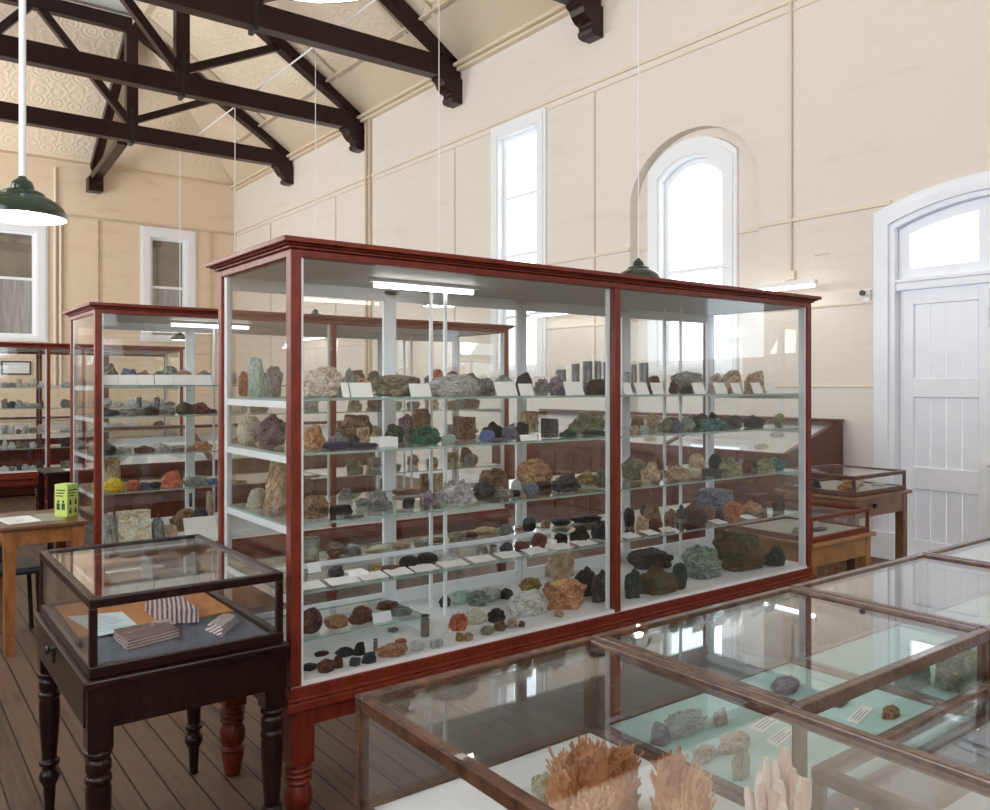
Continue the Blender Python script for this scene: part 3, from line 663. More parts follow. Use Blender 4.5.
# small dark table further back with pink leaflets
st=thing('side_table',(1.7,9.3,0),'small dark table on the floor between the middle and farthest cabinets','table')
MB().box(1.36,2.1,9.0,9.6,.72,.75).build('table_top',DARK,st,bevel=.005)
for x in (1.40,2.06):
    for y in (9.04,9.56): MB().box(x-.025,x+.025,y-.025,y+.025,.0005,.72).build('leg',DARK,st)
MB().box(1.39,2.07,9.03,9.05,.62,.72).build('apron',DARK,st)
sheet('leaflet',1.66,9.2,.22,.2,.75,0,PAPER,'pale leaflet lying flat on the small dark table','leaflet')
pk=thing('leaflet_holder',(1.83,9.3,.75),'pink folded leaflet standing up on the small dark table','leaflet',None,0,True)
MB().add([(-.06,-.1,0.0005),(.06,-.1,0.0005),(.1,.02,.27),(-.02,.02,.27),(-.06,-.094,0.0005),(.06,-.094,0.0005),(.1,.026,.27),(-.02,.026,.27)],[(0,1,2,3),(7,6,5,4),(0,4,5,1),(2,6,7,3),(1,5,6,2),(0,3,7,4)]).build('front_leaf',PINK,pk)
MB().add([(-.06,.14,0.0005),(.06,.14,0.0005),(.1,.027,.27),(-.02,.027,.27),(-.06,.146,0.0005),(.06,.146,0.0005),(.1,.033,.27),(-.02,.033,.27)],[(3,2,1,0),(4,5,6,7),(0,1,5,4),(2,3,7,6),(1,2,6,5),(0,4,7,3)]).build('back_leaf',PINK,pk)
# framed notice on the far wall
D,nx0=onY(1,FY-.02); D,nx1=onY(31,FY-.02); nz=zv(368,D)
fn=thing('framed_notice',((nx0+nx1)/2,FY-.02,nz),'dark-framed white notice low on the far wall, above the farthest cabinet shelf','notice')
MB().poly(rect(nx0,nx1,nz-.15,nz+.15),[rect(nx0+.03,nx1-.03,nz-.12,nz+.12)],FY-.03,FY-.001,'y').build('frame',DARK,fn)
MB().box(nx0+.03,nx1-.03,FY-.015,FY-.002,nz-.12,nz+.12).build('notice_sheet',PAPER,fn)
# ================================================================== LAMPS
def pendant(x,y,zr,label,top=None,lit=True,rod=.012):
    t=thing('pendant_lamp',(x,y,zr),label,'pendant lamp','green enamel pendant lamps')
    prof=[(.195,0),(.192,.022),(.175,.055),(.15,.078),(.115,.098),(.10,.102),(.094,.118),(.075,.128),(.052,.136),(.05,.15),(.042,.172),(.022,.186),(.014,.2)]
    out=[(r,zr+z) for r,z in prof]; inn=[(max(r-.004,.008),zr+z-.003) for r,z in prof[1:]]; inn=[(.191,zr)]+inn
    n=32
    MB().lathe(x,y,out,n,cap=False).build('lamp_shade',GREEN,t,smooth=True,fix=False)
    MB().lathe(x,y,inn,n,cap=False).build('shade_lining',ENAMELW,t,smooth=True,fix=False)
    MB().lathe(x,y,[(.002,zr+.02),(.022,zr+.027),(.032,zr+.045),(.028,zr+.068),(.015,zr+.09),(.013,zr+.115)],16).build('bulb',BULB,t,smooth=True)
    MB().lathe(x,y,[(.0135,zr+.115),(.016,zr+.12),(.016,zr+.185),(.004,zr+.19)],12).build('socket',BLACKM,t)
    xc=x if QL<x<QX else None
    zt=RIDGE if xc else TT+.03
    MB().tube([(x,y,zr+.19),(x,y,zt-.01)],rod,10).build('rod' if rod>.006 else 'cord',WHITE,t,smooth=True)
    return t
def at(u,D):
    a=(u-CX)/F; return D*(fx+rx*a),D*(fy+ry*a)
def dx_(u,X): return X/(fx+rx*(u-CX)/F)
L_=[(22.5,3.95,zv(218,3.95),'green enamel pendant lamp on a white rod at the left edge',.0155),
    (307,1.62,zv(-42,1.62),'pendant lamp nearest the camera, only its white rim showing at the top edge',.012),
    (638.5,dx_(638.5,5.42),zv(281,dx_(638.5,5.42)),'green pendant lamp hanging just above the big cabinet by the arched window',.005),
    (439,dx_(439,5.42),zv(306,dx_(439,5.42)),'pendant lamp behind the big cabinet, seen through its left bay glass',.005),
    (315.5,dx_(315.5,5.42),zv(322,dx_(315.5,5.42)),'small far pendant lamp on a cord left of the tall narrow window',.006),
    (180,dx_(180,5.42),zv(340,dx_(180,5.42)),'far pendant lamp whose cord hangs before the far wall window',.009),
    (235,dx_(235,5.42),zv(333,dx_(235,5.42)),'far pendant lamp on a cord in front of the room corner',.008)]
lampxy=[]
for u,D,z,lab,rod in L_:
    x,y=at(u,D); pendant(x,y,z,lab,rod=rod); lampxy.append((x,y,z))
# suspended fluorescent battens along the right wall
def batten(y0,y1,z,label,drop=.28):
    x=WX-.28
    t=thing('strip_light',(x,(y0+y1)/2,z),label,'strip light','fluorescent strip lights along the right wall')
    MB().box(x-.03,x+.03,y0,y1,z+.012,z+.05).build('batten',WHITE,t,bevel=.004)
    MB().tube([(x,y0+.02,z-.006),(x,y1-.02,z-.006)],.015,10).build('fluorescent_tube',TUBE,t,smooth=True)
    for y in (y0+.03,y1-.03):
        MB().tube([(x,y,z+.05),(x,y,z+drop),(WX+.002,y,z+drop+.05)],.006,6).build('hanger',WHITE,t)
    return t
b1=batten(4.46,5.72,2.56,'lit fluorescent strip light on the wall between arched window and white door')
pts=[]
yb=yc_
for i in range(14):
    s=i/13; pts.append((WX-.05-.2*s,yb+.35*s,2.68-.13*math.sin(s*PI/2)-.03*math.sin(s*PI)))
MB().tube(pts,.006,6).build('cord',WHITE,b1,smooth=True)
batten(7.5,8.75,2.54,'lit fluorescent strip light seen through the big cabinet left of its middle post')
batten(10.6,11.8,2.5,'lit fluorescent strip light on the wall under the tall narrow window')
batten(15.2,16.6,2.55,'farthest fluorescent strip light, near the room corner')
# security camera beside the door
D,cy_=onX(868,WX); 
sc_=thing('security_camera',(WX,cy_,2.46),'small white security camera on the wall beside the door frame','camera')
MB().box(WX-.03,WX-.001,cy_-.03,cy_+.03,2.38,2.5).build('bracket',WHITE,sc_,bevel=.006)
MB().tube([(WX-.03,cy_,2.46),(WX-.09,cy_+.0,2.46)],.03,16).build('body',WHITE,sc_,smooth=True)
MB().tube([(WX-.0905,cy_,2.46),(WX-.112,cy_,2.46)],.026,16).build('lens',BLACKM,sc_,smooth=True)
# ================================================================== MINERALS
PAL={ # key: (words, colour, second colour)
'pk':('pink-cream',(206,182,166),(172,142,126)),'or':('rust orange',(176,104,66),(138,78,52)),'gr':('mid grey',(128,126,122),(98,96,94)),
'dg':('dark grey',(72,72,76),(48,48,52)),'bk':('black',(36,34,36),(54,50,52)),'ol':('olive grey',(116,112,92),(86,82,68)),
'tn':('tan',(182,152,122),(146,116,90)),'br':('brown',(118,88,66),(84,60,46)),'rb':('reddish brown',(116,64,52),(80,46,40)),
'vi':('dark violet-blue',(44,44,82),(64,62,98)),'bl':('blue',(82,98,160),(118,130,176)),'bg':('blue-grey',(110,116,134),(82,88,106)),
'gn':('bright green',(42,100,80),(30,72,60)),'dk':('dark green',(48,70,58),(34,48,42)),'gb':('mottled green-brown',(112,118,92),(104,78,60)),
'pg':('pale green',(176,204,186),(146,176,158)),'gg':('grey-green',(120,132,122),(88,98,88)),'tl':('teal',(70,118,118),(44,82,84)),
'ye':('yellow',(222,172,44),(190,138,30)),'mu':('mustard brown',(152,126,68),(112,90,54)),'wh':('white',(222,220,214),(190,188,182)),
'cr':('cream',(212,198,168),(176,160,132)),'mv':('mauve-grey',(140,124,138),(104,92,104)),'ro':('rusty olive',(66,66,46),(116,84,46)),
'os':('orange-red',(192,104,76),(150,76,58)),'pu':('purple-brown',(112,92,100),(82,64,72)),'ws':('white-speckled',(226,222,210),(150,148,128)),
'lg':('light grey',(168,166,164),(132,130,128)),'ob':('orange-brown',(172,124,90),(130,84,60)),'gt':('greenish tan',(142,138,106),(98,98,76)),
'dr':('dark red-brown',(62,36,34),(40,26,26)),'pt':('pinkish tan',(186,154,134),(150,116,100)),'bb':('blackish brown',(46,38,34),(32,26,26)),
'cl':('clear pale grey',(196,200,204),(160,164,168)),'dt':('dark teal',(48,66,66),(34,44,46)),
}
KIND={'L':('mineral_rock','lumpy rock','rock'),'A':('angular_rock','angular rock','rock'),'S':('rock_slab','flat slab','rock'),'B':('rock_nodule','rounded rock','rock'),
'C':('crystal_cluster','crystal cluster','crystal'),'K':('rock_block','block','rock'),'Y':('granular_rock','rough granular rock','rock')}
def rockmat(k):
    n='mineral_'+PAL[k][0].replace(' ','_').replace('-','_')
    if n in MATS: return MATS[n]
    m,nt,o=newmat(n); N=nt.nodes.new; L=nt.links.new
    b=N('ShaderNodeBsdfPrincipled'); L(b.outputs[0],o.inputs[0]); b.inputs['Roughness'].default_value=.62
    tc=N('ShaderNodeTexCoord'); oi=N('ShaderNodeObjectInfo')
    ad=N('ShaderNodeVectorMath'); L(tc.outputs['Object'],ad.inputs[0])
    sc_=N('ShaderNodeVectorMath'); sc_.operation='SCALE'; sc_.inputs[0].default_value=(37,53,71); L(oi.outputs['Random'],sc_.inputs['Scale']); L(sc_.outputs[0],ad.inputs[1])
    n1=N('ShaderNodeTexNoise'); n1.inputs['Scale'].default_value=3.2; n1.inputs['Detail'].default_value=8; n1.inputs['Roughness'].default_value=.7; L(ad.outputs[0],n1.inputs['Vector'])
    r=N('ShaderNodeValToRGB'); e=r.color_ramp.elements
    c1,c2=[tuple(min(255,v*(1.28 if sum(PAL[k][1])>260 else 1.12)+4) for v in c) for c in PAL[k][1:]]
    e[0].position=.28; e[0].color=(*s2l(tuple(v*.8 for v in c2)),1); e[1].position=.4; e[1].color=(*s2l(c2),1)
    x=r.color_ramp.elements.new(.52); x.color=(*s2l(c1),1)
    x=r.color_ramp.elements.new(.68); x.color=(*s2l(tuple(min(255,v*1.22+18) for v in c1)),1)
    n3=N('ShaderNodeTexNoise'); n3.inputs['Scale'].default_value=15; n3.inputs['Detail'].default_value=4; n3.inputs['Roughness'].default_value=.8; L(ad.outputs[0],n3.inputs['Vector'])
    sp=N('ShaderNodeMath'); sp.operation='MULTIPLY_ADD'; sp.inputs[1].default_value=.75; sp.inputs[2].default_value=-.375; L(n3.outputs['Fac'],sp.inputs[0])
    sm=N('ShaderNodeMath'); sm.operation='ADD'; L(n1.outputs['Fac'],sm.inputs[0]); L(sp.outputs[0],sm.inputs[1])
    L(sm.outputs[0],r.inputs[0]); L(r.outputs[0],b.inputs['Base Color'])
    n2=N('ShaderNodeTexNoise'); n2.inputs['Scale'].default_value=11; n2.inputs['Detail'].default_value=5; L(ad.outputs[0],n2.inputs['Vector'])
    bp=N('ShaderNodeBump'); bp.inputs['Strength'].default_value=.85; bp.inputs['Distance'].default_value=.08; L(n2.outputs['Fac'],bp.inputs['Height']); L(bp.outputs[0],b.inputs['Normal'])
    MATS[n]=m; return m
import bmesh
def norm_me(bm,name,smooth):
    vs=[v.co for v in bm.verts]
    lo=Vector((min(v.x for v in vs),min(v.y for v in vs),min(v.z for v in vs))); hi=Vector((max(v.x for v in vs),max(v.y for v in vs),max(v.z for v in vs)))
    for v in bm.verts:
        v.co=Vector(((v.co.x-lo.x)/(hi.x-lo.x)-.5,(v.co.y-lo.y)/(hi.y-lo.y)-.5,(v.co.z-lo.z)/(hi.z-lo.z)))
    if name[-7] in 'LABYS':
        for v in bm.verts: v.co.z=1-(1-max(0,min(1,v.co.z)))**1.2
    me=bpy.data.meshes.new(name); bm.to_mesh(me); bm.free()
    me.polygons.foreach_set('use_smooth',[smooth]*len(me.polygons)); return me
SHAPES={}
def shape(kind,var,hi=False):
    key=(kind,var,hi)
    if key in SHAPES: return SHAPES[key]
    rr=random.Random(hash((ord(kind),var,'r'*0)) & 0xffff if False else ord(kind)*101+var*17)
    bm=bmesh.new(); off=Vector((rr.random()*50,rr.random()*50,rr.random()*50)); smooth=True
    if kind in 'LBSY':
        bmesh.ops.create_icosphere(bm,subdivisions=4 if (hi or kind=='Y') else 3,radius=1)
        for v in bm.verts:
            d=v.co.normalized(); n=noise.fractal(d*1.3+off,1.0,2.0,4); n2=noise.noise(d*3.5+off); n3=noise.noise(d*9+off)
            amp={'L':.42,'B':.14,'S':.3,'Y':.3}[kind]
            k=1+amp*n+.12*n2*(kind!='B')+(.14*abs(n3) if kind=='Y' else .05*n3)
            v.co=d*max(.7,min(1.32,k))
            cut=-.5 if kind!='B' else -.72
            if v.co.z<cut: v.co.z=cut+(v.co.z-cut)*.05
            if kind=='S' and v.co.z>.35: v.co.z=.35+(v.co.z-.35)*.25
    elif kind in 'AK':
        nP=16 if kind=='A' else 0
        if kind=='A':
            pts=[]
            for i in range(nP):
                z=rr.uniform(-.6,1); t=rr.uniform(0,2*PI); r_=rr.uniform(.55,1)*(1-.45*max(0,z))
                pts.append(Vector((r_*math.cos(t),r_*math.sin(t),z)))
            pts += [Vector((math.cos(t)*.8,math.sin(t)*.8,-.6)) for t in (0.3,1.6,2.9,4.2,5.4)]
        else:
            pts=[Vector((x*rr.uniform(.8,1),y*rr.uniform(.8,1),z*rr.uniform(.85,1))) for x in (-1,1) for y in (-1,1) for z in (-1,1)]
        for p in pts: bm.verts.new(p)
        r_=bmesh.ops.convex_hull(bm,input=bm.verts)
        bmesh.ops.delete(bm,geom=[v for v in bm.verts if not v.link_faces],context='VERTS')
        bmesh.ops.triangulate(bm,faces=bm.faces)
        bmesh.ops.subdivide_edges(bm,edges=bm.edges,cuts=4 if kind=='A' else 5,use_grid_fill=True)
        for v in bm.verts:
            n=noise.noise(v.co*2.2+off)*.10+noise.noise(v.co*5+off)*.06
            if v.co.z>-.55 or kind=='K': v.co += v.co.normalized()*n*(1 if kind=='A' else .6)
        smooth=False
    elif kind=='C':
        bmesh.ops.create_icosphere(bm,subdivisions=3,radius=.75)
        for v in bm.verts:
            d=v.co.normalized(); v.co=d*(.74+.2*noise.noise(d*2.5+off))
            if v.co.z<-.35: v.co.z=-.35
        for i in range(120):
            t=rr.uniform(0,2*PI); z=rr.uniform(-.15,1); q=math.sqrt(max(0,1-z*z)); d=Vector((q*math.cos(t),q*math.sin(t),z))
            d=(d+Vector((rr.uniform(-.3,.3),rr.uniform(-.3,.3),rr.uniform(-.1,.3)))).normalized()
            base=d*.55; ln=rr.uniform(.2,.42); w=rr.uniform(.035,.085)
            a=d.orthogonal().normalized(); b_=d.cross(a)
            ring=[]
            for lv,sc_ in ((0,1),(ln*.82,.95)):
                ring.append([bm.verts.new(base+d*lv+(a*math.cos(PI/3*j)+b_*math.sin(PI/3*j))*w*sc_) for j in range(6)])
            tip=bm.verts.new(base+d*ln)
            for j in range(6):
                bm.faces.new((ring[0][j],ring[0][(j+1)%6],ring[1][(j+1)%6],ring[1][j])); bm.faces.new((ring[1][j],ring[1][(j+1)%6],tip))
        for v in bm.verts:
            if v.co.z<-.36: v.co.z=-.36
        smooth=False
    me=norm_me(bm,'mineral_%s_shape'%kind,smooth)
    SHAPES[key]=me; return me
MEC={}
def rock(kind,col,x,y,z,w,d,h,rz=0,hi=False):
    var=R.randrange(7 if not hi else 9)
    k=(kind,var,hi,col)
    if k not in MEC:
        me=shape(kind,var,hi).copy(); me.materials.clear(); me.materials.append(rockmat(col)); MEC[k]=me
    o=bpy.data.objects.new(KIND[kind][0],MEC[k]); COL.objects.link(o)
    o.location=(x,y,z+.0006); o.scale=(w,d,h); o.rotation_euler=(0,0,rz)
    return o
ORD=['','second','third','fourth','fifth','sixth','seventh','eighth','ninth','tenth','eleventh','twelfth','thirteenth','fourteenth','fifteenth','sixteenth','seventeenth','eighteenth','nineteenth','twentieth']
def ordw(i,n):
    if n==1: return ''
    if i==0: return 'leftmost'
    if i==n-1: return 'rightmost'
    return ORD[i]+' such from left'
# ---- glass jars, vials and cards
JARB=pbr('core_grey',(84,84,90),.5,(104,104,110),20); SAND=pbr('grey_sand',(120,112,104),.9,(96,88,82),40)
JARG=glassmat('jar_glass',(.97,.98,.975))
def jar(x,y,z,r,h,col=None,lid=True,name='glass_jar'):
    t=thing(name,(x,y,z),'','jar')
    m=MB().lathe(x,y,[(r,z+.0006),(r,z+h*.9),(r*.9,z+h*.94),(r*.9,z+h)],16); m.build('jar_glass',JARG,t,smooth=True)
    MB().lathe(x,y,[(r*.9,z+.004),(r*.9,z+h*.84)],16).build('contents',col or JARB,t,smooth=True)
    if lid: MB().lathe(x,y,[(r*.93,z+h*.96),(r*.93,z+h*1.0),(r*.6,z+h*1.015)],16).build('lid',BLACKM if name=='sample_vial' else WHITE,t,smooth=True)
    return t
def leaning_card(x,y,z,w,h,tilt=.35,rz=0,flat=False):
    me_k='card'
    th=.0022
    o=bpy.data.objects.new('label_card',CARDM); COL.objects.link(o)
    o.scale=(w,th,h); a=tilt
    o.rotation_euler=(-a,0,rz)   # lean away from the glass
    o.location=(x,y,z+.0008+th/2*math.sin(a))
    return o
_m=MB().box(-.5,.5,-.5,.5,0,1).build('card_tmp',PAPER); CARDM=_m.data; bpy.data.objects.remove(_m)
def tray(x,y,z,w,d,h):
    """white card tray: base and four low walls"""
    t=thing('card_tray',(x,y,z),'','tray')
    m=MB(); e=.003
    m.box(x-w/2,x+w/2,y-d/2,y+d/2,z+.0006,z+.004); m.box(x-w/2,x+w/2,y-d/2,y-d/2+e,z+.004,z+h); m.box(x-w/2,x+w/2,y+d/2-e,y+d/2,z+.004,z+h)
    m.box(x-w/2,x-w/2+e,y-d/2+e,y+d/2-e,z+.004,z+h); m.box(x+w/2-e,x+w/2,y-d/2+e,y+d/2-e,z+.004,z+h); m.build('tray_walls',PAPER,t); return t
# ---- shelf filler: rows read from the photograph
class Shelf:
    def __init__(s,z,x0,x1,where,rows,ymin,ymax,group): s.__dict__.update(z=z,x0=x0,x1=x1,where=where,rows=rows,ymin=ymin,ymax=ymax,group=group); s.items=[]; s.obst=[]
    def put(s,u0,u1,v0,col,kind,row,v1=None):
        u=(u0+u1)/2
        if isinstance(row,tuple): X=row[1]; D,Y=onX(u,X); cap=row[2] if len(row)>2 else .16
        elif row=='*':      # standing freely on the floor: front foot at pixel v1
            x_,y_=atZ(u,v1,s.z); D=depth(x_,y_); P=(u1-u0)*D/F; Y=y_+P*.36; cap=.3; D,X=onY(u,Y)
        else: Y,cap=s.rows[row]; D,X=onY(u,Y)
        P=(u1-u0)*D/F*(1.1 if kind in 'LABYSC' else 1)
        d=min(P*.82,cap); w=math.sqrt(max((.5*P)**2,P*P-.36*d*d))/.8
        if kind in 'JVQ': w=d=P*.97
        if kind in 'K': w=max(.35*P,(P-.6*d*.7)/.8); d*=.7
        h=max(.008,zv(v0,D)-s.z)
        if X<s.x0-.03 or X>s.x1+.2: return
        s.items.append(dict(x=X,y=Y,w=w,d=d,h=h,col=col,kind=kind,u=u))
    def solve(s,others=()):
        it=[i for i in s.items if i['kind'] not in 'cf']
        for i in it:
            i['y']=min(max(i['y'],s.ymin+i['d']/2),s.ymax-i['d']/2)
            i['x']=min(max(i['x'],s.x0+i['w']/2),s.x1-i['w']/2)
        for i in it:
            for (sx,sy0,sy1) in s.obst:
                if abs(i['x']-sx)<i['w']/2+.01 and i['y']+i['d']/2>sy0 and i['y']-i['d']/2<sy1:
                    if i['y']<sy0: nd=2*(sy0-.003-(i['y']-i['d']/2))/2; i['y']=i['y']-i['d']/2+nd/2; i['d']=max(nd,.03)
                    elif i['x']>sx: lo=sx+.012; hi=i['x']+i['w']/2; i['x']=(lo+hi)/2; i['w']=max(.03,hi-lo)
                    else: hi=sx-.012; lo=i['x']-i['w']/2; i['x']=(lo+hi)/2; i['w']=max(.03,hi-lo)
        g=.0015
        for _ in range(6):
            for a in range(len(it)):
                for b in range(a+1,len(it)):
                    A,B=it[a],it[b]
                    fa=.96 if A['kind'] in 'KtJVQ' else .78; fb=.96 if B['kind'] in 'KtJVQ' else .78
                    ox=(A['w']*fa+B['w']*fb)/2+g-abs(A['x']-B['x']); oy=(A['d']*fa+B['d']*fb)/2+g-abs(A['y']-B['y'])
                    if A['kind'] in 'JVQ' and B['kind'] in 'JVQ': continue
                    if ox>0 and oy>0:
                        if oy<=ox*.9:
                            tot=A['d']+B['d']; k=max(.3,(tot-oy)/tot)
                            for q,o_ in ((A,B),(B,A)):
                                sg=1 if q['y']>o_['y'] or (q['y']==o_['y'] and q is A) else -1
                                nd=q['d']*k; q['y']+=sg*(q['d']-nd)/2; q['d']=nd
                        else:
                            tot=A['w']+B['w']; k=max(.3,(tot-ox)/tot)
                            for q,o_ in ((A,B),(B,A)):
                                sg=1 if q['x']>o_['x'] or (q['x']==o_['x'] and q is A) else -1
                                nw=q['w']*k; q['x']+=sg*(q['w']-nw)/2; q['w']=nw
    def make(s):
        s.solve(); cnt={}; rl=[]
        for i in s.items: i['desc']=s.desc(i); cnt.setdefault(i['desc'],[]).append(i)
        for k in cnt: cnt[k].sort(key=lambda i:i['u'])
        for i in s.items:
            K=i['kind']; grp=cnt[i['desc']]; o_=ordw(grp.index(i),len(grp))
            small=' rocks'
            lab=i['desc']+' on '+s.where if not o_ else (o_+' '+i['desc'] if 'from' not in o_ else i['desc']+' '+o_)+' on '+s.where
            if K=='c': o=leaning_card(i['x'],i['y'],s.z,i['w'],i['h'],.38); cat='card'
            elif K=='f': o=leaning_card(i['x'],i['y'],s.z,i['w'],i['h'],1.42); cat='card'
            elif K=='t': o=tray(i['x'],i['y'],s.z,i['w'],i['d'],i['h']); cat='tray'
            elif K in 'JVQ':
                r_=min(i['w'],i['d'])/2
                o=jar(i['x'],i['y'],s.z,r_,i['h'],{'J':JARB,'V':SAND,'Q':rockmat('ol')}[K],K=='V','sample_vial' if K=='V' else 'glass_jar'); cat='jar'
            else:
                hi=i['w']>.12
                o=rock(K,i['col'],i['x'],i['y'],s.z,i['w'],i['d'],i['h'],0 if R.random()<.5 else PI,hi); cat=KIND[K][2]
            tag(o,lab,cat,s.group)
            if K in 'JV': o['category']='jar'
    def desc(s,i):
        K=i['kind']
        sz='' 
        if K=='c': return 'white leaning label card'
        if K=='f': return 'white tilted label card'
        if K=='t': return 'small white card tray'
        if K=='J': return 'dark cylindrical glass jar'
        if K=='V': return 'small corked vial' if False else 'small dark-capped vial'
        if K=='Q': return 'glass tumbler of mineral bits'
        sz='large ' if i['w']>.17 else ('small ' if i['w']<.05 else '')
        return sz+PAL[i['col']][0]+' '+KIND[K][1]
def fill(s,txt):
    for ln in txt.strip().splitlines():
        for e in ln.split(';'):
            p=e.split()
            if not p: continue
            u0,u1,v0=map(float,p[:3])
            if p[3] in ('c','f'):
                Y,cap=s.rows[p[4] if len(p)>4 else 'c']; D,X=onY((u0+u1)/2,Y); w=(u1-u0)*D/F/.82*.95
                h=(zv(v0,D)-s.z)/math.cos(.38) if p[3]=='c' else .07
                s.items.append(dict(x=X,y=Y,w=w,d=.02,h=max(h,.02),col='wh',kind=p[3],u=(u0+u1)/2))
            elif p[3] in 'JVQt':
                if p[4]=='*': s.put(u0,u1,v0,'gr',p[3],'*',float(p[5]))
                elif p[4].startswith('X'): s.put(u0,u1,v0,'gr',p[3],('X',float(p[4][1:])))
                else: s.put(u0,u1,v0,'gr',p[3],p[4])
            else:
                rw=p[5]
                if rw=='*': s.put(u0,u1,v0,p[3],p[4],'*',float(p[6]))
                elif rw[0]=='X': s.put(u0,u1,v0,p[3],p[4],('X',float(rw[1:])))
                else: s.put(u0,u1,v0,p[3],p[4],rw)
    # keep cards of one row apart
    cs=sorted([i for i in s.items if i['kind'] in 'cf'],key=lambda i:i['x'])
    for a,b in zip(cs[:-1],cs[1:]):
        if abs(a['y']-b['y'])<.03:
            ov=(a['x']+a['w']/2)-(b['x']-b['w']/2)+.002
            if ov>0: a['w']-=ov/2; a['x']-=ov/4; b['w']-=ov/2; b['x']+=ov/4
    s.make()
rows1={'c':(2.742,.02),'F':(2.83,.125),'M':(2.975,.13),'B':(3.19,.22),'R':(3.22,.16)}
def sh(z,bay,where,group,ymin=2.775,ymax=3.345,rows=rows1):
    a,b=(C1['X0']+.035,C1['XM']+.5) if bay=='L' else (C1['XM']+.03,C1['X1']-.035)
    q=Shelf(z,a,b,where,rows,ymin,ymax,group); xs=(C1['X0'] if bay=='L' else C1['XM'])+.89
    q.obst=[(xs,C1['Y0']+.38,C1['Y0']+.52)]; return q
LB="left bay, foreground cabinet"; RB="right bay, foreground cabinet"
fill(sh(1.553,'L','top shelf, '+LB,'specimens on the top shelf, left bay'),"""
302 343 366 pk Y F; 341 357 367 gr L M; 344 372 375 ob L B; 376 415 375 ol S F
430 443 369 or B B; 430 480 374 lg Y F; 470 496 377 gr C M; 494 513 375 gg L M; 514 531 372 dg A M; 534 551 378 gr C F; 549 566 376 mv L F; 585 610 379 dr A F
555 567 365 J B; 571 580 358 J B; 582 593 355 J B; 593.5 602 355 J B; 602.5 610 356 J B
343 350 383 c; 352 373 383 c; 411 432 384 c; 496 519 382 c; 520 535 384 c; 565 586 382 c
247 264 357 pg A X1.27; 239 248 371 or L X1.22; 265 281 366 gr L X1.235
241 256 383 t X1.25 ; 
""".replace("241 256 383 t X1.25 ;",""))
fill(sh(1.36,'L','second shelf down, '+LB,'specimens on the second shelf, left bay'),"""
305 329 424 ob L F; 315 350 442 vi S F; 351 380 443 vi S F; 330 347 432 gr L M; 347 362 434 dg A M; 338 371 414 br L B; 354 370 427 tn K M
378 402 424 dk L M; 398 413 413 pu L B; 374 392 440 lg S M; 408 441 426 gn C F; 412 442 408 br L B; 441 456 434 pg L F; 452 477 416 br K M
480 494 430 bl B F; 483 502 421 bb L M; 502 519 425 bg L F; 519 539 411 tn K B; 516 530 422 bk L M; 540 559 418 dg K F; 560 575 429 gn L F; 569 607 413 gb L M; 584 609 430 dk L F
372 394 437 t F; 520 539 435 c
238 257 416 cr B X1.22; 258 284 413 pu L X1.27
""")
fill(sh(1.113,'L','third shelf down, '+LB,'specimens on the third shelf, left bay'),"""
302 327 495 br A F; 330 350 505 bk S F; 368 393 488 gr C F; 393 420 489 br S B; 402 414 497 dg L F; 423 436 490 mv L F; 441 474 479 lg C F; 474 494 481 dg B F
477 508 469 br A B; 419 430 473 br K B; 431 444 473 tn K B; 494 517 489 gr S F; 519 552 459 ob Y B; 523 538 483 bg B F; 512 522 480 wh A M; 537 551 481 dg S M; 551 581 475 dg C F; 578 597 470 mu L M; 595 610 468 ol L F
266 290 456 tn A X1.30; 248 266 488 cr A X1.24; 268 286 503 pt L X1.22; 300 312 478 br L B; 356 368 498 gr L M; 383 393 501 lg L F; 508 520 490 dg L F; 436 444 486 tn L M; 339 352 488 gr L B; 560 575 470 br L B
""")
s4=sh(.872,'L','lowest shelf, '+LB,'specimens on the lowest shelf, left bay')
fill(s4,"""
303 326 583 f; 333 361 579 f; 364 389 575 f; 392 414 571 f; 417 440 567 f; 444 470 563 f; 474 498 558 f; 502 524 554 f; 528 550 550 f; 554 575 546 f; 579 600 542 f
309 321 564 c M; 328 343 566 dg L F; 345 365 571 t F; 371 382 564 mu L F; 382 400 566 rb S F; 400 418 556 bb B F; 417 437 553 bb B F; 437 458 552 cl C F; 474 488 545 gr A F; 489 497 545 V F; 499 513 543 dg A F; 514 530 541 rb L F; 532 546 533 rb B F; 554 568 533 bk L F; 571 589 526 bb L F; 589 609 521 dg L F
549 556 540 t F
303 320 537 Q R; 327 343 542 br B R; 345 362 544 gr A R; 367 390 546 cr L R; 391 410 541 tn L R; 414 427 540 gr A R; 428 446 538 br L R; 448 466 532 gt L R; 466 477 532 rb A R; 476 499 527 tn L R; 499 514 524 gr A R; 516 530 527 or L R; 522 535 517 bk B B; 541 551 519 ob A R; 552 570 518 dt B R; 572 600 514 bb L R
""")
fl=sh(ZF,'L','white floor, '+LB,'specimens on the cabinet floor, left bay',ymin=2.69,ymax=3.36)
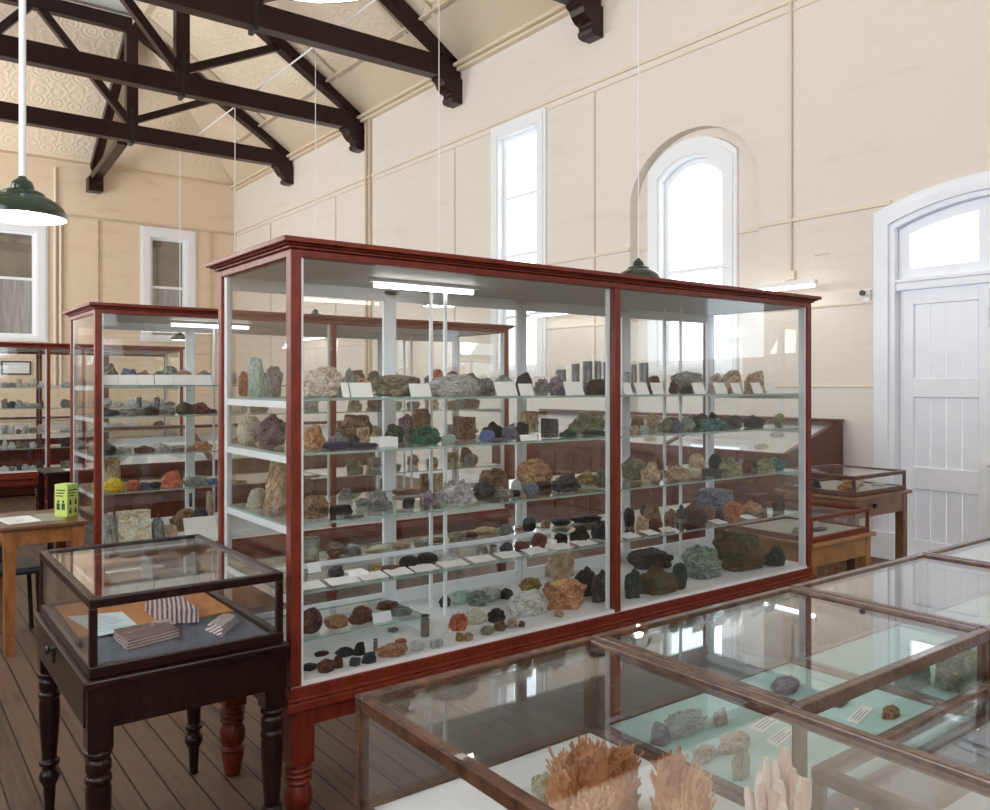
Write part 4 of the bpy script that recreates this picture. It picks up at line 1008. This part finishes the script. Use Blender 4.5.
fill(fl,"""
315 328 652 dr S * 657; 337 353 647 bk L * 658; 354 365 642 bb A * 656; 373 378 639 V * 653; 378 405 646 ob S * 659; 318 334 659 rb L * 674; 334 343 656 rb A * 669; 350 361 657 dg L * 667; 362 376 652 dg A * 664; 396 406 639 or S * 645; 420 430 615 V * 638; 411 424 641 wh S * 652; 430 442 639 ws S * 649
449 468 612 os C * 632; 464 487 607 cr A * 625; 486 505 608 bb C * 624; 501 545 588 ws Y * 618; 469 489 590 gg L * 607; 478 501 587 lg L * 603; 450 470 589 pg C * 606; 500 512 588 dg L * 600; 519 541 577 mu C * 593; 541 588 575 ob A * 611; 545 575 551 tn K * 580; 575 596 566 bk L * 598; 591 610 569 dg L * 604
456 465 632 mu L * 642; 465 475 633 tn L * 643; 481 494 626 gt B * 636; 494 507 621 br L * 632; 506 517 618 pt L * 629; 518 525 621 br L * 628; 554 564 611 pt S * 618
303 316 664 bk S * 672; 440 450 595 dg L * 608; 521 531 603 br L * 612; 388 398 628 gr S * 633
""")
# the riser's agates
rs=Shelf(.636,1.20,1.83,'glass riser over the floor, '+LB,{'F':(3.0,.1),'M':(3.0,.1),'B':(3.12,.2),'c':(2.955,.02)},2.945,3.28,'agates on the low glass riser')
fill(rs,"""
302 321 608 rb B M; 326 347 615 ob B M; 349 372 607 rb L M; 374 392 613 c; 394 416 606 gr C M; 416 436 595 rb S B
""")
fill(sh(1.553,'R','top shelf, '+RB,'specimens on the top shelf, right bay'),"""
630 637 359 J B; 638 652 357 J B; 624 630 368 J B; 640 660 376 br L B; 668 678 382 dr L F; 671 709 371 gr L M; 706 722 373 pk A B; 722 743 370 tn A M; 751 770 373 tn A M; 768 787 371 pt A M; 680 692 386 dr L F; 
624 634 383 c; 636 651 383 c; 652 666 383 c; 693 708 383 c; 714 730 383 c; 732 744 383 c; 752 765 383 c; 766 779 383 c
""")
fill(sh(1.36,'R','second shelf down, '+RB,'specimens on the second shelf, right bay'),"""
631 644 417 br B M; 629 639 425 tn L F; 639 649 425 pg A F; 645 660 414 tn L M; 659 674 418 ol L F; 673 682 420 bg L F; 680 694 417 gg L F; 692 708 413 dg L M; 700 726 419 tl S F; 709 719 412 bb A B; 728 742 415 dg L F; 744 764 415 bk L F; 760 779 418 bb L M; 779 790 413 gt B F; 668 680 417 br L B; 686 697 414 ol L B; 732 745 414 br L B; 752 762 416 dg L B
""")
fill(sh(1.113,'R','third shelf down, '+RB,'specimens on the third shelf, right bay'),"""
623 645 455 ol L M; 642 660 462 tn L F; 666 689 465 tn L F; 668 680 459 br L M; 689 705 453 tn B M; 709 722 454 bk B M; 702 723 468 dg S F; 652 664 456 br L B; 712 724 456 ol L B; 730 740 462 gr L M; 767 777 462 dg L B; 721 741 457 gt L F; 741 753 458 rb A F; 758 776 458 gt A F; 777 800 456 tl L F; 684 701 468 cr S F; 748 760 458 dr L M
""")
fill(sh(.872,'R','lowest shelf, '+RB,'specimens on the lowest shelf, right bay'),"""
624 635 507 bk L M; 643 662 501 br A M; 635 649 516 tn L F; 648 662 519 rb L F; 686 708 509 dr Y F; 703 715 505 br L F; 703 742 488 bg S B; 725 742 500 or Y F; 742 767 501 ob L F; 767 795 490 rb K M; 686 702 500 rb L M; 714 724 510 dr A F; 747 757 510 gr L F; 664 676 508 br L F; 676 686 504 dg L M; 640 652 505 dr L B; 728 738 498 tn L B; 756 766 497 br L B; 780 792 494 dr L F
625 643 527 f; 648 662 524 f; 666 681 520 f; 716 730 508 f; 746 760 504 f
""")
fill(sh(ZF,'R','white floor, '+RB,'specimens on the cabinet floor, right bay',ymin=2.69,ymax=3.36),"""
632 680 546 bb L * 572; 638 675 565 ro L * 597; 624 641 568 dk L * 600; 672 687 563 dk B * 591; 684 724 546 gg L * 582; 716 766 529 ro L * 575; 765 786 546 dt L * 568
""")
# middle cabinet: rows near its glass and the ones seen through the foreground cabinet
rows2={'c':(5.575,.02),'F':(5.66,.15),'B':(5.98,.25)}
def sh2(z,where,group,bay='L',rows=rows2):
    a,b=(C2['X0']+.035,C2['XM']-.03) if bay=='L' else (C2['XM']+.03,C2['X1']-.035)
    q=Shelf(z,a,b,where,rows,5.6,6.22,group); q.obst=[((C2['X0'] if bay=='L' else C2['XM'])+.89,C2['Y0']+.38,C2['Y0']+.52)]; return q
M_="left bay, middle cabinet"
fill(sh2(HS2[3],'top shelf, '+M_,'specimens on the top shelf, middle cabinet'),"""
101 118 363 ol L F; 120 136 368 bg L F; 138 149 370 br L F; 153 163 371 ol L F; 163 176 366 gg B F; 175 192 369 pt L F; 196 211 370 gr L F
103 118 375 c; 120 136 375 c; 139 153 375 c; 157 173 375 c; 176 193 375 c; 196 211 375 c
222 236 370 gr L F; 240 256 372 tn L F; 262 278 370 dg L F; 304 318 372 ol L F; 322 330 374 gr L F
""")
fill(sh2(HS2[2],'second shelf down, '+M_,'specimens on the second shelf, middle cabinet'),"""
101 118 409 dg L F; 120 142 408 gr S F; 136 142 394 J B; 154 160 394 J B; 143 158 406 dr L F; 159 174 407 gr S F; 177 192 402 ro L F; 192 208 402 rb L F; 209 217 409 dg L F
228 246 400 cr L F; 250 268 402 gr L F; 304 328 398 lg L F
""")
fill(sh2(HS2[1],'third shelf down, '+M_,'specimens on the third shelf, middle cabinet'),"""
101 115 444 dg L F; 117 130 446 lg A F; 136 152 445 rb L F; 152 168 443 lg C F; 172 184 445 gr L F; 186 194 446 tn L F; 194 211 441 ob L F
228 250 438 gr L F; 256 276 440 mu L F; 305 329 436 dg A F
""")
fill(sh2(HS2[0],'lowest shelf, '+M_,'specimens on the lowest shelf, middle cabinet'),"""
106 125 478 ye A F; 127 140 480 os L F; 141 151 482 vi L F; 151 160 482 bk S F; 163 180 471 os A F; 185 206 476 gg A F; 207 217 478 bl L F
102 121 456 tn K B; 228 246 480 tn L F; 304 326 476 br L F; 
""")
fill(sh2(ZF,'white floor, '+M_,'specimens on the floor of the middle cabinet'),"""
101 116 512 lg A F; 116 151 510 cr K F; 152 164 518 gr L F; 165 176 524 pt S F; 172 194 509 br A B; 192 207 508 dg B B; 206 218 490 tn K B; 188 216 518 c
""")
cols=list(PAL)
def scatter(s,n,u0,u1,hmin,hmax,seed,kinds='LLALSB',row=('F','B'),pal=None):
    rr=random.Random(seed); us=[u0+(u1-u0)*(k+.5)/n for k in range(n)]
    for k,u in enumerate(us):
        rw=row[k%len(row)]; Y=s.rows[rw][0]; D,X=onY(u,Y); w=(u1-u0)/n*rr.uniform(.6,.92)
        c=rr.choice(pal) if pal else rr.choice(['gr','dg','tn','br','ol','lg','rb','cr','gg','mv','bb','gt','pt'])
        h=rr.uniform(hmin,hmax); v=HZ-(s.z+h-H)*F/D
        s.put(u-w/2,u+w/2,v,c,rr.choice(kinds),rw)
    s.make()
N_="right bay, middle cabinet"
for k,(z,nm) in enumerate(zip(HS2[::-1]+[ZF],('top shelf','second shelf down','third shelf down','lowest shelf','white floor'))):
    scatter(sh2(z,nm+', '+N_,'specimens in the right bay of the middle cabinet','R'),8,345,500,.06,.13,20+k)
P3=['lg','wh','cl','gr','dg','lg','ol','cr']
rows3={'F':(11.36,.16),'B':(11.6,.2)}
for k,(z,nm) in enumerate(zip(HS3[::-1]+[ZF],('top shelf','second shelf down','third shelf down','lowest shelf','white floor'))):
    a,b=C3['XM'] if 'XM' in C3 else .12,1.70
    scatter(Shelf(z,1.1,1.69,nm+', left part, farthest cabinet',rows3,11.28,11.85,'specimens in the farthest cabinet'),7,1,51,.05,.12,40+k,row=('F',),pal=P3)
    scatter(Shelf(z,1.75,3.25,nm+', right part, farthest cabinet',rows3,11.28,11.85,'specimens in the farthest cabinet'),9,60,178,.05,.12,60+k,row=('F',),pal=P3)
# ---------------------------------------------------------------- specimens in the low cases
def loose(u0,u1,v0,v1,z,col,kind,label,group=None,dfac=.8,lim=None,hi=True,cap=.3):
    u=(u0+u1)/2; x,y=atZ(u,v1,z); D=depth(x,y); P=(u1-u0)*D/F; d=min(P*dfac,cap); w=math.sqrt(max((.5*P)**2,P*P-.36*d*d))/.8
    Y=y+d*.5*.8; X=onY(u,Y)[1]; D=depth(X,Y)
    # height from the silhouette: the top sits over the middle of the base
    h=max(.006,zv(v0,D)-z)
    if lim:
        X=min(max(X,lim[0]+w/2),lim[1]-w/2); Y=min(max(Y,lim[2]+d/2),lim[3]-d/2)
    o=rock(kind,col,X,Y,z,w,d,h,0,hi)
    return tag(o,label,KIND[kind][2],group)
def stripes():
    m,nt,o=newmat('banded_purple_rock'); N=nt.nodes.new; L=nt.links.new
    b=N('ShaderNodeBsdfPrincipled'); L(b.outputs[0],o.inputs[0]); b.inputs['Roughness'].default_value=.55
    tc=N('ShaderNodeTexCoord'); w=N('ShaderNodeTexWave'); w.inputs['Scale'].default_value=1.5; w.inputs['Distortion'].default_value=1.6; w.inputs['Detail'].default_value=2; w.inputs['Detail Scale'].default_value=1.2
    L(tc.outputs['Object'],w.inputs['Vector']); r=N('ShaderNodeValToRGB'); e=r.color_ramp.elements
    e[0].position=.42; e[0].color=(*s2l((112,84,90)),1); e[1].position=.56; e[1].color=(*s2l((208,196,192)),1); L(w.outputs['Fac'],r.inputs[0]); L(r.outputs[0],b.inputs['Base Color'])
    return m
STR=stripes()
def stripy(pts_bottom,h,z,label,name='banded_rock',top=.92,bandaxis=0,scale=1.5,rot=0):
    """cut block of banded stone: a quadrilateral base pulled up, faces slightly uneven"""
    c=sum((Vector((p[0],p[1],0)) for p in pts_bottom),Vector())/len(pts_bottom)
    bm=bmesh.new(); n=len(pts_bottom)
    lo=[bm.verts.new((p[0]-c.x,p[1]-c.y,0)) for p in pts_bottom]; up=[bm.verts.new(((p[0]-c.x)*top,(p[1]-c.y)*top,h*R.uniform(.92,1.05))) for p in pts_bottom]
    bm.faces.new(lo[::-1]); bm.faces.new(up)
    for i in range(n): bm.faces.new((lo[i],lo[(i+1)%n],up[(i+1)%n],up[i]))
    bmesh.ops.triangulate(bm,faces=bm.faces); bmesh.ops.subdivide_edges(bm,edges=bm.edges,cuts=5,use_grid_fill=True)
    for v in bm.verts:
        k=noise.noise(v.co*30+Vector((c.x*9,c.y*9,0)))*.004
        v.co+=Vector((k,k,k if v.co.z>.002 else 0))
    me=bpy.data.meshes.new(name); bm.to_mesh(me); bm.free()
    mt=STR.copy(); mt.name='banded_purple_rock'; wv=[q for q in mt.node_tree.nodes if q.type=='TEX_WAVE'][0]; wv.bands_direction='XYZ'[bandaxis]; wv.inputs['Scale'].default_value=scale
    if rot:
        mp=mt.node_tree.nodes.new('ShaderNodeMapping'); mp.inputs['Rotation'].default_value=(0,0,rot); tcn=[q for q in mt.node_tree.nodes if q.type=='TEX_COORD'][0]
        mt.node_tree.links.new(tcn.outputs['Object'],mp.inputs[0]); mt.node_tree.links.new(mp.outputs[0],wv.inputs['Vector'])
    me.materials.append(mt)
    o=bpy.data.objects.new(name,me); COL.objects.link(o); o.location=(c.x,c.y,z+.0006)
    return tag(o,label,'rock','banded rocks in the dark table case')
# dark table case: board, paper, banded stones
zb_=dz
bd=[(dx0+.04,2.80+.12),(dx1-.035,2.80+.12),(dx1-.035,dy1_-.04),(dx0+.04,dy1_-.04)]
mo=MB().box(dx0+.045,dx1-.03,3.00,dy1_-.035,zb_+.0006,zb_+.006).build('display_board',ORANGE,org=((dx0+dx1)/2,3.2,zb_)); tag(mo,'orange-tan backing board lying in the dark table case','board')
q=[atZ(u,v,zb_+.012) for u,v in ((67,616),(122,611),(141,627),(99,635))]
pp=thing('printed_sheet',(q[0][0],q[0][1],zb_+.007),'pale blue printed page lying at the left in the dark table case','paper')
MB().poly(q,[],zb_+.0085,zb_+.0097,'z').build('paper',pbr('pale_blue_paper',(206,222,226),.7),pp)
m=MB()
A,B_,C_,D_=[Vector((*p,0)) for p in q]
for k in range(9):
    s=(k+1)/10.5; a=A.lerp(D_,s); b=B_.lerp(C_,s); p0=a.lerp(b,.1); p1=a.lerp(b,.55+.3*R.random()); m.beam((p0.x,p0.y,zb_+.0099),(p1.x,p1.y,zb_+.0099),.003,.0004)
m.build('print',INKB,pp)
def quad(*uv,z): return [atZ(u,v,z) for u,v in uv]
stripy(quad((161,625),(199,622),(181,607),(145,611),z=zb_+.007),.047,zb_+.0065,'upright banded purple and white stone block on the orange board',bandaxis=0,scale=20,rot=.25,top=.97)
o=stripy(quad((127,651),(179,637),(170,627),(113,638),z=zb_),.03,zb_,'long flat dull purple slab at the front of the dark table case',bandaxis=2,scale=34,top=.97)
for e,c in zip([q for q in o.data.materials[0].node_tree.nodes if q.type=='VALTORGB'][0].color_ramp.elements,((116,92,92),(176,158,154))): e.color=(*s2l(c),1)
stripy(quad((205,631),(222,637),(239,622),(224,618),z=zb_),.024,zb_,'small wedge of striped stone on grey felt, right in the dark table case',bandaxis=0,scale=34,rot=-.6,top=.75)
stripy(quad((99,607),(121,606),(116,601),(101,602),z=zb_+.007),.02,zb_+.0065,'small banded stone at the back left of the dark table case',bandaxis=0,scale=30)
# radiating crystal sprays in the nearest case
def spray(x,y,z,w,d,h,mats,n,seed,thick,label,hexa=True,spread=.9,group='crystal sprays in the nearest case'):
    rr=random.Random(seed); t=thing('crystal_spray',(x,y,z),label,'crystal',group)
    bm=bmesh.new(); bmesh.ops.create_icosphere(bm,subdivisions=4,radius=1)
    for v in bm.verts:
        dd=v.co.normalized(); v.co=dd*(1+.3*noise.fractal(dd*1.6+Vector((seed,0,0)),1,2,4))
        if v.co.z<-.4: v.co.z=-.4
    me=norm_me(bm,'base_rock',True)
    for v in me.vertices: v.co=Vector((v.co.x*w*.8,v.co.y*d*.8,v.co.z*h*.5+.0006))
    me.materials.append(mats[0]); o=bpy.data.objects.new('matrix_rock',me); COL.objects.link(o); o.parent=t
    mbs=[MB(),MB()]
    fat=thick>.004
    # upright bundles side by side, each bristling with crystals that lean out a little
    lumps=[]
    for i in range(6 if not fat else 4):
        ax,ay=rr.uniform(-.3,.3),rr.uniform(-.25,.25); lumps.append((ax*w,ay*d,rr.uniform(.13,.22)*w,rr.uniform(.13,.22)*d,h*(rr.uniform(.42,.8) if not fat else rr.uniform(.78,1.0))))
    lumps[0]=(-.1*w,0,.22*w,.24*d,h*.86)
    if not fat:
        for (ax,ay,ra,rb,hh) in lumps:
            m2=MB(); prof=[(1.0,.0),(1.02,.35),(.96,.7),(.7,.92),(.15,1.0)]
            vs=[]
            for q,zz in prof:
                for j in range(14):
                    tt=2*PI*j/14; k=1+.22*noise.noise(Vector((math.cos(tt)*2+ax*60,math.sin(tt)*2+ay*60,zz*3)))
                    vs.append((ax+ra*q*k*math.cos(tt),ay+rb*q*k*math.sin(tt),.001+zz*hh))
            fs=[(i*14+j,i*14+(j+1)%14,(i+1)*14+(j+1)%14,(i+1)*14+j) for i in range(4) for j in range(14)]+[tuple(range(14))[::-1],tuple(56+j for j in range(14))]
            mbs[0].add(vs,fs)
    for i in range(n):
        ax,ay,ra,rb,hh=lumps[i%len(lumps)]; tt=rr.uniform(0,2*PI); q=math.sqrt(rr.random()); 
        ox,oy=q*math.cos(tt),q*math.sin(tt)
        if fat:
            px_,py_=.36*ox*w,.34*oy*d
            hh=h*(1-.34*q*q)*rr.uniform(.72,1.0)
            b0=Vector((px_*.75,py_*.75,h*.1)); e=Vector((px_*1.3+rr.uniform(-.05,.05)*w,py_*1.3,max(h*.3,hh)))
            r_=thick*rr.uniform(.7,1.25); mb=mbs[i%2]
            mb.tube([b0,b0.lerp(e,.5),b0.lerp(e,.88),e],[r_*.75,r_,r_*.95,r_*.55],7); continue
        zz=hh*(rr.uniform(.08,1)**.7) if q>.55 else hh*.93
        b0=Vector((ax+ra*ox*(.95 if q>.55 else .9),ay+rb*oy*(.95 if q>.55 else .9),zz-.012))
        dv=(Vector((ox*.5,oy*.5,1.0))+Vector((rr.uniform(-.35,.35),rr.uniform(-.35,.35),0))).normalized()
        ln=rr.uniform(.016,.03)*(h/.17); e=b0+dv*ln; e.z=min(e.z,h)
        r_=thick*rr.uniform(.6,1.4)
        mbs[i%2].tube([b0,b0.lerp(e,.9),e],[r_,r_*.95,r_*.65],5)
    for k,mb in enumerate(mbs):
        # local vertices
        me=bpy.data.meshes.new('crystals'); me.from_pydata(mb.v,[],mb.f); me.materials.append(mats[1+k]); o=bpy.data.objects.new('crystal_needles' if thick<.004 else 'crystal_prisms',me); COL.objects.link(o); o.parent=t
    return t
OR1=pbr('needle_orange',(196,138,96),.4,(166,104,66),14); OR2=pbr('needle_pale_orange',(222,178,136),.4,(192,138,98),14)
PK1=pbr('prism_rose',(226,198,180),.3,(206,168,148),12); PK2=pbr('prism_pale_rose',(238,222,210),.3,(220,194,178),12)
BASEO=pbr('spray_base_tan',(206,184,152),.7,(172,140,104),14,.3,30); BASEP=pbr('spray_base_rose',(214,188,168),.7,(190,156,134),14,.3,30)
x,y=onY(597,1.16)[1],1.16
spray(x,y,fz,.2,.16,zv(731,depth(x,y))-fz,(BASEO,OR1,OR2),900,3,.0027,'large orange spray of needle crystals, left one in the nearest case')
x,y=onY(674,1.02)[1],1.02
spray(x,y,fz,.125,.12,zv(742,depth(x,y))-fz,(BASEO,OR1,OR2),700,5,.0025,'orange spray of needle crystals between its twin and the rose crystals')
x,y=onY(778,.86)[1],.86
spray(x,y,fz,.125,.12,zv(746,depth(x,y))-fz,(BASEP,PK1,PK2),46,8,.0105,'pale rose cluster of thick crystals, nearest case',spread=.5)
x,y=onY(850,.70)[1],.70
spray(x,y,fz,.09,.09,zv(797,depth(x,y))-fz,(BASEP,PK1,PK2),22,9,.008,'small rose crystal cluster right of the pale rose cluster, at bottom edge',spread=.5)
x,y=onY(548,1.25)[1],1.25
tag(rock('L','cr',x,y,fz,.07,.07,.075,0,True),'cream lumpy rock beside the large orange crystal spray','rock')
x,y=onY(470,1.12)[1],1.12
tag(rock('L','pt',x,y,fz,.07,.08,.055,0,True),'tan granular rock under the left edge of the nearest case','rock')
z2=FB+.028
l2=(1.462,2.235,.945,1.468)
loose(638,662,727,752,z2,'mv','A','grey pointed rock at the left end of the aqua-lined case',lim=l2)
loose(655,712,710,739,z2,'ws','C','long white crystal cluster in the aqua-lined case','specimens on aqua cloth',lim=l2,dfac=.5)
loose(713,755,734,755,z2,'tn','A','tan angular rock in front of the white cluster on aqua cloth',lim=l2,dfac=.5)
loose(711,736,756,790,z2,'gt','L','greenish tan rock nearest the front of the aqua-lined case',lim=l2,dfac=.5)
loose(677,706,750,771,z2,'pt','L','pinkish tan rock behind the rose crystals on aqua cloth',lim=l2,dfac=.5)
loose(768,803,677,697,z2,'mv','Y','mottled grey rock lying by the back edge of the aqua-lined case',lim=l2,dfac=.55)
loose(828,851,694,709,z2,'bb','L','dark brown rock under the front rail of the aqua-lined case',lim=l2,dfac=.6)
loose(879,902,706,721,z2,'ob','A','brown fan-shaped rock near the front right of the aqua-lined case',lim=l2,dfac=.6)
loose(712,731,707,727,z2,'pk','L','pinkish white lump at the right end of the long white cluster',lim=l2,dfac=.5)
def card(us,z,label,n=3,name='label_card'):
    q=[atZ(u,v,z+.002) for u,v in us]
    t=thing(name,(q[0][0],q[0][1],z),label,'card')
    MB().poly(q,[],z+.0006,z+.0024,'z').build('card',PAPER,t)
    m=MB(); A,B_,C_,D_=[Vector((*p,0)) for p in q]
    for k in range(n):
        s=(k+1)/(n+1); a=A.lerp(D_,s); b=B_.lerp(C_,s); p0=a.lerp(b,.15); p1=a.lerp(b,.8-.12*(k%2)); m.beam((p0.x,p0.y,z+.0026),(p1.x,p1.y,z+.0026),.0022,.0003)
    if n: m.build('print',INKB,t)
    return t
card(((748,728),(770,714),(783,718),(762,733)),z2,'printed card in the middle of the aqua-lined case')
card(((765,741),(786,726),(797,730),(777,747)),z2,'printed card just right of another on the aqua cloth')
card(((846,720),(862,705),(874,708),(858,724)),z2,'printed card beside the fan-shaped rock on aqua cloth')
l3=(2.30,3.07,.945,1.468)
loose(889,921,669,695,z2,'dg','K','smaller dark grey cube in the cube case',lim=l3,dfac=.7)
loose(938,975,652,697,z2,'ol','K','larger dark grey-green cube beside the case corner post',lim=l3,dfac=.7,cap=.1)
loose(905,935,640,655,z2,'lg','L','light grey rock behind the two dark cubes',lim=l3,dfac=.6)
c5=f5
def sheet5(us,label):
    q=[atZ(u,v,c5+.002) for u,v in us]; t=MB().poly(q,[],c5+.0006,c5+.003,'z').build('white_sheet',PAPER,org=(q[0][0],q[0][1],c5)); tag(t,label,'paper','white sheets in the lower corner case')
sheet5(((902,732),(928,716),(963,727),(938,741)),'smaller white sheet lying at the back of the lower corner case')
sheet5(((941,748),(975,727),(989,733),(989,766)),'larger white sheet at the right of the lower corner case')
# pale rocks in the cases by the door and on the wall desk
def inbox(t,pts,z,label_fmt,group):
    pass
for (x,y,w,d,h,c,k,lab) in ((5.44,3.12,.16,.12,.07,'ob','L','brown rock at the left in the small case by the door'),(5.66,3.2,.2,.13,.085,'pt','L','pale tan boulder in the small case by the door'),(5.40,3.36,.13,.1,.06,'dg','A','dark angular rock at the back of the small case by the door'),(5.86,3.12,.1,.1,.02,'wh','S','flat white slab at the right in the small case by the door')):
    tag(rock(k,c,x,y,zA,w,d,h,0,True),lab,'rock','rocks in the small case by the door')
for (x,y,w,d,h,c,k,lab) in ((4.68,3.0,.13,.1,.05,'tn','L','tan rock in the lower red-framed case'),(4.86,2.98,.15,.06,.02,'dg','S','thin dark slab in the lower red-framed case'),(5.03,3.15,.1,.1,.03,'wh','S','flat white piece in the lower red-framed case')):
    tag(rock(k,c,x,y,zB,w,d,h,0,True),lab,'rock','rocks in the lower red-framed case')
# stones lying on the sloping bed of the wall desk (bed slope follows the lid)
angd=math.atan2(1.262-.02-.985,.93-.13)
rr=random.Random(5)
dn=['pale stone high on the sloping bed of the wall desk, ','pale stone low on the sloping bed of the wall desk, ']
seqs={0:[],1:[]}
for k in range(6):
    for row in (0,1):
        yy=8.4-k*.72+rr.uniform(-.05,.05); xl=.62 if row==0 else .3
        zz=.985+(xl-.03)*math.tan(angd)-.078
        w=rr.uniform(.12,.2)
        o=rock(rr.choice('LSA'),rr.choice(['lg','tn','gr','cr','pt']),6.52+xl,yy,zz+.002,rr.uniform(.1,.16),w,.04,0)
        o.rotation_euler=(0,-angd,0)
        tag(o,dn[row]+['farthest from the door','second from the far end','third from the far end','third from the door end','second from the door end','nearest the door'][k],'rock','stones on the wall desk bed')

# white sheets on the floor of the foreground cabinet
for k,(us,lab) in enumerate(((((392,634),(412,628),(414,637),(396,644)),'white sheet on the cabinet floor, left of the dark-capped vial'),(((432,622),(452,616),(446,632),(436,640)),'white sheet on the cabinet floor, right of the dark-capped vial'),(((312,668),(330,663),(318,678),(305,681)),'white sheet in the front left corner of the cabinet floor'))):
    q=[atZ(u,v,ZF+.002) for u,v in us]
    tag(MB().poly(q,[],ZF+.0004,ZF+.0022,'z').build('white_sheet',PAPER,org=(q[0][0],q[0][1],ZF)),lab,'paper','white sheets on the cabinet floor')
# ================================================================== LIGHT AND CAMERA
w=bpy.data.worlds.new('World'); sc.world=w; w.use_nodes=True
bg=w.node_tree.nodes['Background']; bg.inputs[0].default_value=(.8,.91,1,1); bg.inputs[1].default_value=4.2
def area(name,loc,rot,sx,sy,p,c=(.95,.97,1)):
    l=bpy.data.lights.new(name,'AREA'); l.shape='RECTANGLE'; l.size=sx; l.size_y=sy; l.energy=p; l.color=c
    o=bpy.data.objects.new(name,l); COL.objects.link(o); o.location=loc; o.rotation_euler=rot; return o
# lamps added at unseen left and back windows, tilted up to brighten the ceiling
for a,b in LW: area('window_daylight',(LX-.3,(a+b)/2,3.6),(0,-PI/2-TILT,0),3.9,b-a-.1,PW_LEFT*(.22+1.15*max(0,min(1,(a+1)/15))))
for a,b in BW: area('window_daylight',((a+b)/2,BY-.3,3.6),(PI/2+TILT,0,0),b-a-.1,3.9,PW_BACK)
for x,y,z in lampxy:
    l=bpy.data.lights.new('lamp_light','POINT'); l.energy=PW_LAMP; l.shadow_soft_size=.05; l.color=(1,.95,.86)
    o=bpy.data.objects.new('lamp_light',l); COL.objects.link(o); o.location=(x,y,z-.01)
cam=bpy.data.cameras.new('Camera'); co=bpy.data.objects.new('Camera',cam); COL.objects.link(co)
cam.sensor_width=36; cam.sensor_fit='HORIZONTAL'; cam.lens=F*36/990; cam.shift_y=-(405-HZ)/990; cam.clip_start=.02; cam.clip_end=200
co.location=(0,0,H); co.rotation_euler=(PI/2,0,-math.asin(fx)); sc.camera=co
for o in bpy.data.objects:
    if '_local' in o: del o['_local']
sc.view_settings.view_transform='Standard'; sc.view_settings.look='None'; sc.view_settings.gamma=1; sc.view_settings.exposure=EXPO
try: sc.view_settings.use_curve_mapping=False
except Exception: pass
cy=sc.cycles; cy.transparent_max_bounces=64; cy.max_bounces=10; cy.diffuse_bounces=5; cy.glossy_bounces=4; cy.use_denoising=True; cy.sample_clamp_indirect=6; cy.caustics_reflective=False; cy.caustics_refractive=False
